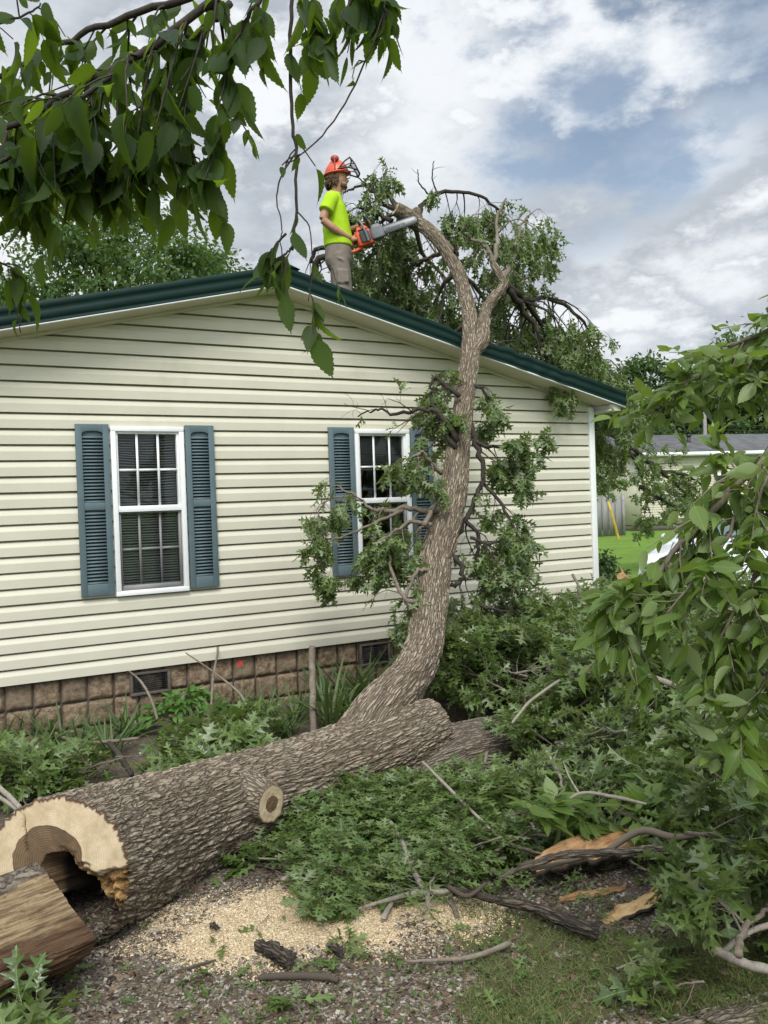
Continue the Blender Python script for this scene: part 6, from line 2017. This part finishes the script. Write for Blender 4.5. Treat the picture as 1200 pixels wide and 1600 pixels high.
# ---------------------------------------------------------------- the bed along the house
def build_bed():
    rng = rs(41)
    # leafy clump in front of the vent
    c = W(292, 1150, -0.42)
    c[2] = 0
    T = thing('hosta', c, 'bushy clump of bright green leaves below the left skirting vent', 'plant')
    L = Leaves('oval')
    gw = Geo()
    for i in range(230):
        a, r = rng.uniform(0, 6.28), rng.uniform(0, 1) ** 0.6
        p = c + np.array([math.cos(a) * r * 0.36, math.sin(a) * r * 0.20, 0.06 + 0.26 * (1 - r ** 2) * rng.uniform(0.75, 1.05)])
        d = nrm(np.array([math.cos(a), math.sin(a), rng.uniform(-0.5, 0.5)]) + rng.normal(0, 0.35, 3))
        L.add(p, d, np.array([rng.normal(0, 0.35), rng.normal(-0.2, 0.35), 1]), 0.085 * rng.uniform(0.7, 1.2))
        if i % 3 == 0:
            gw.tube([c + np.array([math.cos(a) * 0.04, math.sin(a) * 0.04, 0]), (c + p) / 2 + np.array([0, 0, 0.05]), p], 0.0022, 4, n=5, cap=False)
    gw.build('stem', M['blade'], T)
    L.geo(Geo(), rng).build('leaves', M['hosta'], T)

    def clump(label, seed, n, ln, spread, name='daylily', cat='plant', group='strap leaved plants along the house'):
        r = rs(seed)
        T = thing(name, (0, 0, 0), label, cat, group)
        L = Leaves('blade')
        for i in range(n):
            a = r.uniform(0, 6.28)
            d = nrm(np.array([math.cos(a) * spread, math.sin(a) * spread * 0.8, 1.0]))
            L.add(np.array([r.normal(0, 0.035), r.normal(0, 0.03), 0]), d, np.array([-d[0], -d[1], 0.6]) + r.normal(0, 0.15, 3), ln * r.uniform(0.55, 1.2))
        o = L.geo(Geo(), r).build('foliage', M['blade'], T)
        return T
    lab = 'clump of arching strap leaves growing along the stone skirting'
    prs = [clump(lab, 300 + i, 42, 0.36, 0.85) for i in range(3)]
    spots = [(0, 1165), (40, 1150), (85, 1165), (5, 1205), (60, 1190), (130, 1165), (385, 1140), (415, 1120), (435, 1145), (460, 1125), (360, 1125), (400, 1155), (170, 1180), (450, 1150), (-30, 1180), (330, 1150), (200, 1150), (110, 1195)]
    for i, (u, v) in enumerate(spots):
        p = G(u, v)
        rz = rng.uniform(0, 6.28)
        if i < 3:
            prs[i].location, prs[i].rotation_euler = tuple(p), (0, 0, rz)
        else:
            dup(prs[i % 3], p, (0, 0, rz), rng.uniform(0.75, 1.15))
    pr = clump('broad upright iris leaves between the wooden stake and the fallen trunk', 320, 34, 0.62, 0.55, 'iris', group='iris clumps behind the fallen trunk')
    for i, (u, v) in enumerate(((545, 1120), (515, 1140), (580, 1105), (560, 1135))):
        p = G(u, v)
        if i == 0:
            pr.location = tuple(p)
        else:
            dup(pr, p, (0, 0, i * 1.9), rng.uniform(0.8, 1.05))
    # the red flower
    c = W(375, 1037, -0.45)
    b = np.array([c[0] + 0.02, c[1], 0])
    T = thing('red_flower', b, 'single red flower on a thin stem before the skirting', 'flower')
    g = Geo()
    g.tube([b, (b + c) / 2 + [0.02, 0, 0], c], [0.004, 0.0025], 5, n=8)
    g.build('stem', M['blade'], T)
    L = Leaves('oval')
    for i in range(7):
        a = i * 0.9
        L.add(c, np.array([math.cos(a), -0.3, math.sin(a)]), np.array([0, -1, 0.3]), 0.028)
    L.geo(Geo(), rng).build('petals', mat('red_petal', (0.55, 0.02, 0.02), (0.42, 0.012, 0.015), 0.6, 20), T)


build_bed()

# ---------------------------------------------------------------- beyond the house
def far_tree(name, base, h, crown_r, seed, label, m='far_leaf', n_cl=120, per=130, leaf=0.15, z0=0.28, cols=None, lean=0.0, group=None, cat='tree'):
    rng = rs(seed)
    T = thing(name, base, label, cat, group)
    base = np.asarray(base, float)
    g = Geo()
    top = base + np.array([lean, 0, h * 0.86])
    g.tube([base, base + [0.05, 0.05, h * 0.3], base + [lean * 0.5, 0, h * 0.6], top], [h * 0.022, h * 0.017, h * 0.01, h * 0.003], 10, n=14)
    cl = []
    while len(cl) < n_cl:
        q = rng.uniform(-1, 1, 3)
        if q @ q > 1:
            continue
        z = (q[2] + 1) / 2
        w = math.sin(math.pi * min(1, z * 0.82 + 0.18)) ** 0.7
        nn_ = fbm(np.array([[q[0] * 1.6 + seed, q[1] * 1.6, q[2] * 1.6]]), 3, seed)[0]
        if np.hypot(q[0], q[1]) < 0.35 and rng.random() < 0.55:
            continue
        f = 1 + 0.35 * nn_
        cl.append(base + np.array([q[0] * crown_r * w * f + lean * z, q[1] * crown_r * w * f, h * (z0 + (0.98 - z0) * z * (0.94 + 0.10 * nn_))]))
    cl = np.array(cl)
    for c in cl[::3]:
        s0 = base + np.array([lean * 0.4, 0, max(h * 0.2, (c[2] - base[2]) * rng.uniform(0.5, 0.75))])
        g.tube([s0, (s0 + c) / 2 + rng.normal(0, 0.15, 3), c], [h * 0.006, h * 0.0015], 5, n=6, cap=False)
    g.build('trunk', M['twig_dark'], T, smooth=True)
    L = Leaves('oval')
    rad = crown_r * 0.17
    for c in cl:
        k = int(per * rng.uniform(0.5, 1.3))
        r_ = rad * rng.uniform(0.6, 1.35)
        o = rng.normal(0, 0.5, (k, 3)) * r_ * np.array([1, 1, 0.6])
        d = nrm(o + rng.normal(0, 0.5, (k, 3)) * r_ + np.array([0, 0, -0.25 * r_]))
        L.add(c + o, d, rng.normal(0, 0.5, (k, 3)) + np.array([0, 0, 1.0]), leaf * rng.uniform(0.6, 1.3, k))
    L.geo(Geo(), rng).build('crown', M[m], T)
    return T


def gz(p):
    p = np.array(p, float)
    p[2] = -0.05
    return p


def build_beyond():
    right = np.array([RC[0, 0], RC[1, 0], 0])
    far_tree('tree', gz(P(200, 700, 27)), 13.6, 4.4, 401, 'tall full green tree rising behind the left roof slope', 'far_leaf', 190, 150, 0.17)
    far_tree('tree', gz(P(20, 700, 34)), 11.6, 3.0, 402, 'dark thinner tree at the left edge beyond the roof', 'far_dark', 80, 110, 0.19)
    far_tree('tree', gz(P(318, 700, 31)), 13.2, 2.6, 403, 'green tree behind the roof, right next to the tallest one', 'far_leaf', 80, 130, 0.17)
    spec = [(925, 62, 11.2, 5.0, 'far_dark', 'dark tree of the far wood showing just past the house eave'), (1008, 58, 12.2, 4.2, 'far_leaf', 'tallest rounded tree of the far wood above the neighbour roof'), (1075, 64, 12.2, 5.5, 'far_dark', 'broad dark tree of the far wood behind the utility pole'),
            (1150, 58, 13.4, 5.5, 'far_leaf', 'tree of the far wood behind the upper right leaves'), (1230, 60, 15.5, 6.0, 'far_dark', 'tall dark tree of the far wood at the right edge'), (965, 52, 8.5, 3.4, 'far_leaf', 'lower bright tree of the far wood left of the neighbour house')]
    for i, (u, d, h, r, m, lb) in enumerate(spec):
        far_tree('tree', gz(P(u, 700, d)), h, r, 410 + i, lb, m, 110, 120, 0.34, 0.12)
    # woods right round the yard, out of the frame: seen only mirrored in the panes
    far_tree('shrub', gz(W(952, 940, 1.2) * [1, 1, 0] + [0.15, 0.2, 0]), 1.0, 0.42, 421, 'dark shrub growing at the right house corner', 'far_dark', 60, 60, 0.07, 0.1, cat='shrub')
    # crown limb of the fallen tree on the lawn beyond
    T = thing('fallen_limb', gz(P(1040, 800, 19)), 'large leafy limb fallen on the lawn before the neighbour house', 'branch')
    rng = rs(431)
    gw, L = Geo(), Leaves('oak_low')
    for rows, r0 in (([(930, 665, 16), (975, 690, 17), (1030, 735, 18), (1090, 785, 19), (1120, 805, 19.5)], 0.07), ([(975, 690, 17), (1000, 740, 18), (1010, 790, 18.5)], 0.05), ([(1030, 735, 18), (1080, 745, 18.5), (1110, 775, 19)], 0.04), ([(935, 680, 16), (945, 705, 16.5), (950, 730, 17)], 0.05), ([(1000, 760, 18), (1050, 790, 18.5), (1100, 805, 19)], 0.05)):
        limb(gw, L, [P(*p) for p in rows], r0, 0.015, rng, side=8, ln=0.62, grav=-0.4, size=0.19, per=8, t0=0.15, lvl=2)
    gw.build('limb', M['twig_dark'], T, smooth=True)
    L.geo(Geo(), rng).build('foliage', M['oak_dry'], T)
    # neighbour house
    o = gz(P(1003, 800, 36))
    ex = nrm(right * 0.99 + np.array([RC[0, 1], RC[1, 1], 0]) * 0.30)
    ey = np.array([-ex[1], ex[0], 0])
    T = thing('neighbour_house', o, 'pale yellow single storey house with a grey roof beyond the lawn', 'house')
    mk = lambda: LGeo(o, ex, ey, np.array([0, 0, 1.0]))
    Lh, Dh, zt, zr = 17.0, 6.5, 3.28, 4.35
    g = mk()
    nb = 26
    for i in range(nb):
        z0_, z1_ = 0.55 + (zt - 0.55) * i / nb, 0.55 + (zt - 0.55) * (i + 1) / nb
        g.add([(0, -0.03, z0_), (Lh, -0.03, z0_), (Lh, 0, z1_ - 0.002), (0, 0, z1_ - 0.002)], np.array([[0, 1, 2, 3]]))
        g.add([(0, -0.03, z0_), (Lh, -0.03, z0_), (Lh, 0, z0_), (0, 0, z0_)], np.array([[3, 2, 1, 0]]))
    g.box((0, 0.01, 0.3), (Lh, Dh, zt))
    g.build('wall', mat('yellow_siding', (0.58, 0.545, 0.42), (0.52, 0.485, 0.37), 0.6, 1.0), T)
    g = mk()
    g.box((0.02, 0.05, 0), (Lh - 0.02, Dh - 0.05, 0.29))
    g.build('skirting', M['ventframe'], T)
    g = mk()
    g.loft([[(x, -0.35, zt + 0.06), (x, Dh / 2, zr), (x, Dh + 0.35, zt + 0.06), (x, Dh + 0.35, zt + 0.14), (x, Dh / 2, zr + 0.10), (x, -0.35, zt + 0.14)] for x in (-0.3, Lh + 0.3)])
    rf = g.build('roof', mat('grey_shingle', (0.085, 0.085, 0.088), (0.13, 0.13, 0.13), 0.9, 2.0, 0.2, 0.4, 30), T)
    g = mk()
    g.tube([(3.7, 1.6, 3.7), (3.7, 1.6, 4.25)], 0.09, 10)
    g.tube([(3.7, 1.6, 4.25), (3.7, 1.6, 4.33)], 0.14, 10)
    g.build('roof_vent', M['black'], rf)
    g = mk()
    g.box((-0.3, -0.39, zt - 0.02), (Lh + 0.3, -0.352, zt + 0.145))
    g.build('fascia', M['white'], T)
    for x in (3.75, 9.5):
        g = mk()
        g.box((x, -0.08, 1.35), (x + 0.95, -0.035, 2.45))
        f = g.build('window', M['white'], T)
        g = mk()
        g.box((x + 0.08, -0.095, 1.43), (x + 0.87, -0.082, 2.37))
        g.build('pane', M['dark'], f)
    # grey panel fence and yellow board left of it
    o2 = gz(P(948, 790, 33))
    T = thing('fence', o2, 'weathered grey board fence beyond the lawn, left of the neighbour house', 'fence')
    g = LGeo(o2, ex, ey, np.array([0, 0, 1.0]))
    for i in range(14):
        g.box((-3.5 + i * 0.30, 0, 0.05), (-3.5 + i * 0.30 + 0.26, 0.03, 1.55 + 0.04 * (i % 3)))
    g.build('board_panel', M['bark_grey'] if False else mat('grey_board', (0.26, 0.255, 0.24), (0.18, 0.175, 0.165), 0.9, 4, stretch=(6, 6, 0.6)), T)
    for x in (-3.6, -1.7, 0.75):
        g = LGeo(o2, ex, ey, np.array([0, 0, 1.0]))
        g.box((x, 0.04, 0), (x + 0.10, 0.14, 1.75))
        g.build('post', mat('grey_post', (0.30, 0.29, 0.27), (0.22, 0.21, 0.20), 0.9, 5), T)
    o3 = gz(P(966, 790, 31))
    T = thing('yellow_board', o3, 'narrow yellow board leaning by the grey fence', 'board')
    g = LGeo(o3, nrm(ex + np.array([0, 0, 0.0])), ey, nrm(np.array([0, 0, 1.0]) - ex * 0.28))
    g.box((-0.045, 0, 0), (0.045, 0.03, 1.5)).box((-0.02, -0.03, 0.3), (0.02, 0.0, 1.2))
    g.build('board', mat('yellow_paint', (0.60, 0.42, 0.05), (0.5, 0.34, 0.04), 0.6, 4), T, bevel=0.004)
    # pole and wires
    o4 = gz(P(1105, 790, 48))
    T = thing('utility_pole', o4, 'thin grey utility pole behind the neighbour house roof', 'pole')
    g = Geo()
    g.tube([o4, o4 + [0, 0, 3], o4 + [0, 0, 6.2]], [0.13, 0.12, 0.10], 10)
    g.build('pole', mat('pole_wood', (0.26, 0.24, 0.22), (0.18, 0.165, 0.15), 0.9, 5), T, smooth=True)
    for dz in (5.2, 5.5):
        g = Geo()
        a, b, c = o4 + [0, 0, dz] - ex * 14, o4 + [0, 0, dz - 0.0], o4 + [0, 0, dz] + ex * 16
        g.tube([a - [0, 0, 0.0], (a + b) / 2 - [0, 0, 0.2], b], 0.018, 5, n=14)
        g.tube([b, (b + c) / 2 - [0, 0, 0.2], c], 0.018, 5, n=14)
        g.build('wire', M['black'], T)


build_beyond()


def build_car(name, o, fwd, col, label):
    """a sedan: body shell lofted along its length, cabin with panes, wheels, lamps"""
    fx = nrm(fwd)
    fy = np.array([-fx[1], fx[0], 0])
    T = thing(name, o, label, 'car')
    mk = lambda: LGeo(o, fx, fy, np.array([0, 0, 1.0]))

    def sec(x, w, z0, z1, wt):
        return [(x, -w, z0), (x, -w * 1.02, z0 + (z1 - z0) * 0.45), (x, -w * 0.97, z1 - 0.05), (x, -wt, z1), (x, -wt * 0.5, z1 + 0.02), (x, 0, z1 + 0.025), (x, wt * 0.5, z1 + 0.02), (x, wt, z1), (x, w * 0.97, z1 - 0.05), (x, w * 1.02, z0 + (z1 - z0) * 0.45), (x, w, z0)]
    g = mk()
    secs = [(2.22, 0.62, 0.38, 0.60, 0.50), (2.14, 0.76, 0.28, 0.72, 0.62), (1.85, 0.84, 0.24, 0.82, 0.70), (1.3, 0.88, 0.22, 0.92, 0.76), (0.85, 0.89, 0.22, 0.98, 0.78), (0.0, 0.90, 0.22, 0.97, 0.80), (-1.2, 0.90, 0.22, 1.0, 0.80), (-1.9, 0.86, 0.26, 1.0, 0.74), (-2.2, 0.76, 0.34, 0.92, 0.62)]
    A_ = catmull([np.array(s) for s in secs], 60) if False else None
    rows = np.array([np.interp(np.linspace(0, len(secs) - 1, 50), range(len(secs)), [s[k] for s in secs]) for k in range(5)]).T
    g.loft([sec(*r) for r in rows])
    pm = mat(name + '_paint', col, tuple(c * 0.95 for c in col), 0.25, 2, 0.5, coat=0.6)
    body = g.build('body', pm, T, smooth=True)
    g = mk()
    cab = [(0.95, 0.72, 0.98, 0.985), (0.35, 0.66, 0.98, 1.36), (-0.1, 0.62, 0.98, 1.46), (-0.8, 0.62, 0.98, 1.47), (-1.3, 0.62, 0.98, 1.38), (-1.85, 0.70, 0.99, 1.02)]
    rr = np.array([np.interp(np.linspace(0, 5, 30), range(6), [s[k] for s in cab]) for k in range(4)]).T
    g.loft([[(x, -w - 0.12 * (1.47 - zt), zb - 0.03), (x, -w, zt - 0.03), (x, -w * 0.6, zt), (x, w * 0.6, zt), (x, w, zt - 0.03), (x, w + 0.12 * (1.47 - zt), zb - 0.03)] for x, w, zb, zt in rr])
    g.build('cabin', pm, T, smooth=True)
    gm = mat(name + '_glass', (0.10, 0.14, 0.14), (0.08, 0.11, 0.11), 0.06, 2, 0.8)
    g = mk()
    g.add([(0.90, -0.64, 1.03), (0.90, 0.64, 1.03), (0.34, 0.56, 1.37), (0.34, -0.56, 1.37)], np.array([[0, 1, 2, 3]]))
    g.V[0] = g.V[0] + np.array([0.03, 0, 0.025])
    g.build('windscreen', gm, T)
    for s in (-1, 1):
        g = mk()
        g.add([(0.55, s * 0.785, 1.02), (-0.35, s * 0.785, 1.02), (-0.35, s * 0.665, 1.38), (0.20, s * 0.675, 1.33)], np.array([[0, 1, 2, 3]]))
        g.add([(-0.42, s * 0.785, 1.02), (-1.35, s * 0.785, 1.03), (-1.15, s * 0.675, 1.34), (-0.42, s * 0.665, 1.38)], np.array([[0, 1, 2, 3]]))
        g.build('side_window', gm, T)
        for x in (1.38, -1.38):
            g = mk()
            g.tube([(x, s * 0.70, 0.32), (x, s * 0.91, 0.32)], 0.32, 24)
            w = g.build('wheel', M['black'], T)
            g = mk()
            g.tube([(x, s * 0.905, 0.32), (x, s * 0.92, 0.32)], 0.21, 18)
            g.build('rim', M['bar'], w)
        g = mk()
        g.ell((2.10, s * 0.60, 0.64), (0.10, 0.15, 0.07))
        g.build('headlight', gm, T, smooth=True)
        g = mk()
        g.ell((0.62, s * 0.95, 1.02), (0.05, 0.085, 0.055))
        g.build('wing_mirror', pm, T, smooth=True)


def cars():
    right, fw = np.array([RC[0, 0], RC[1, 0], 0]), np.array([RC[0, 1], RC[1, 1], 0])
    build_car('parked_car', gz(P(1150, 800, 13.8)), -fw * 0.75 - right * 0.66, (0.72, 0.74, 0.76), 'white car parked on the lawn, half hidden by the broad leaves')
    build_car('parked_car', gz(P(1190, 800, 25)), -fw * 0.35 - right * 0.93, (0.40, 0.43, 0.46), 'silver car parked farther off before the neighbour house')


cars()
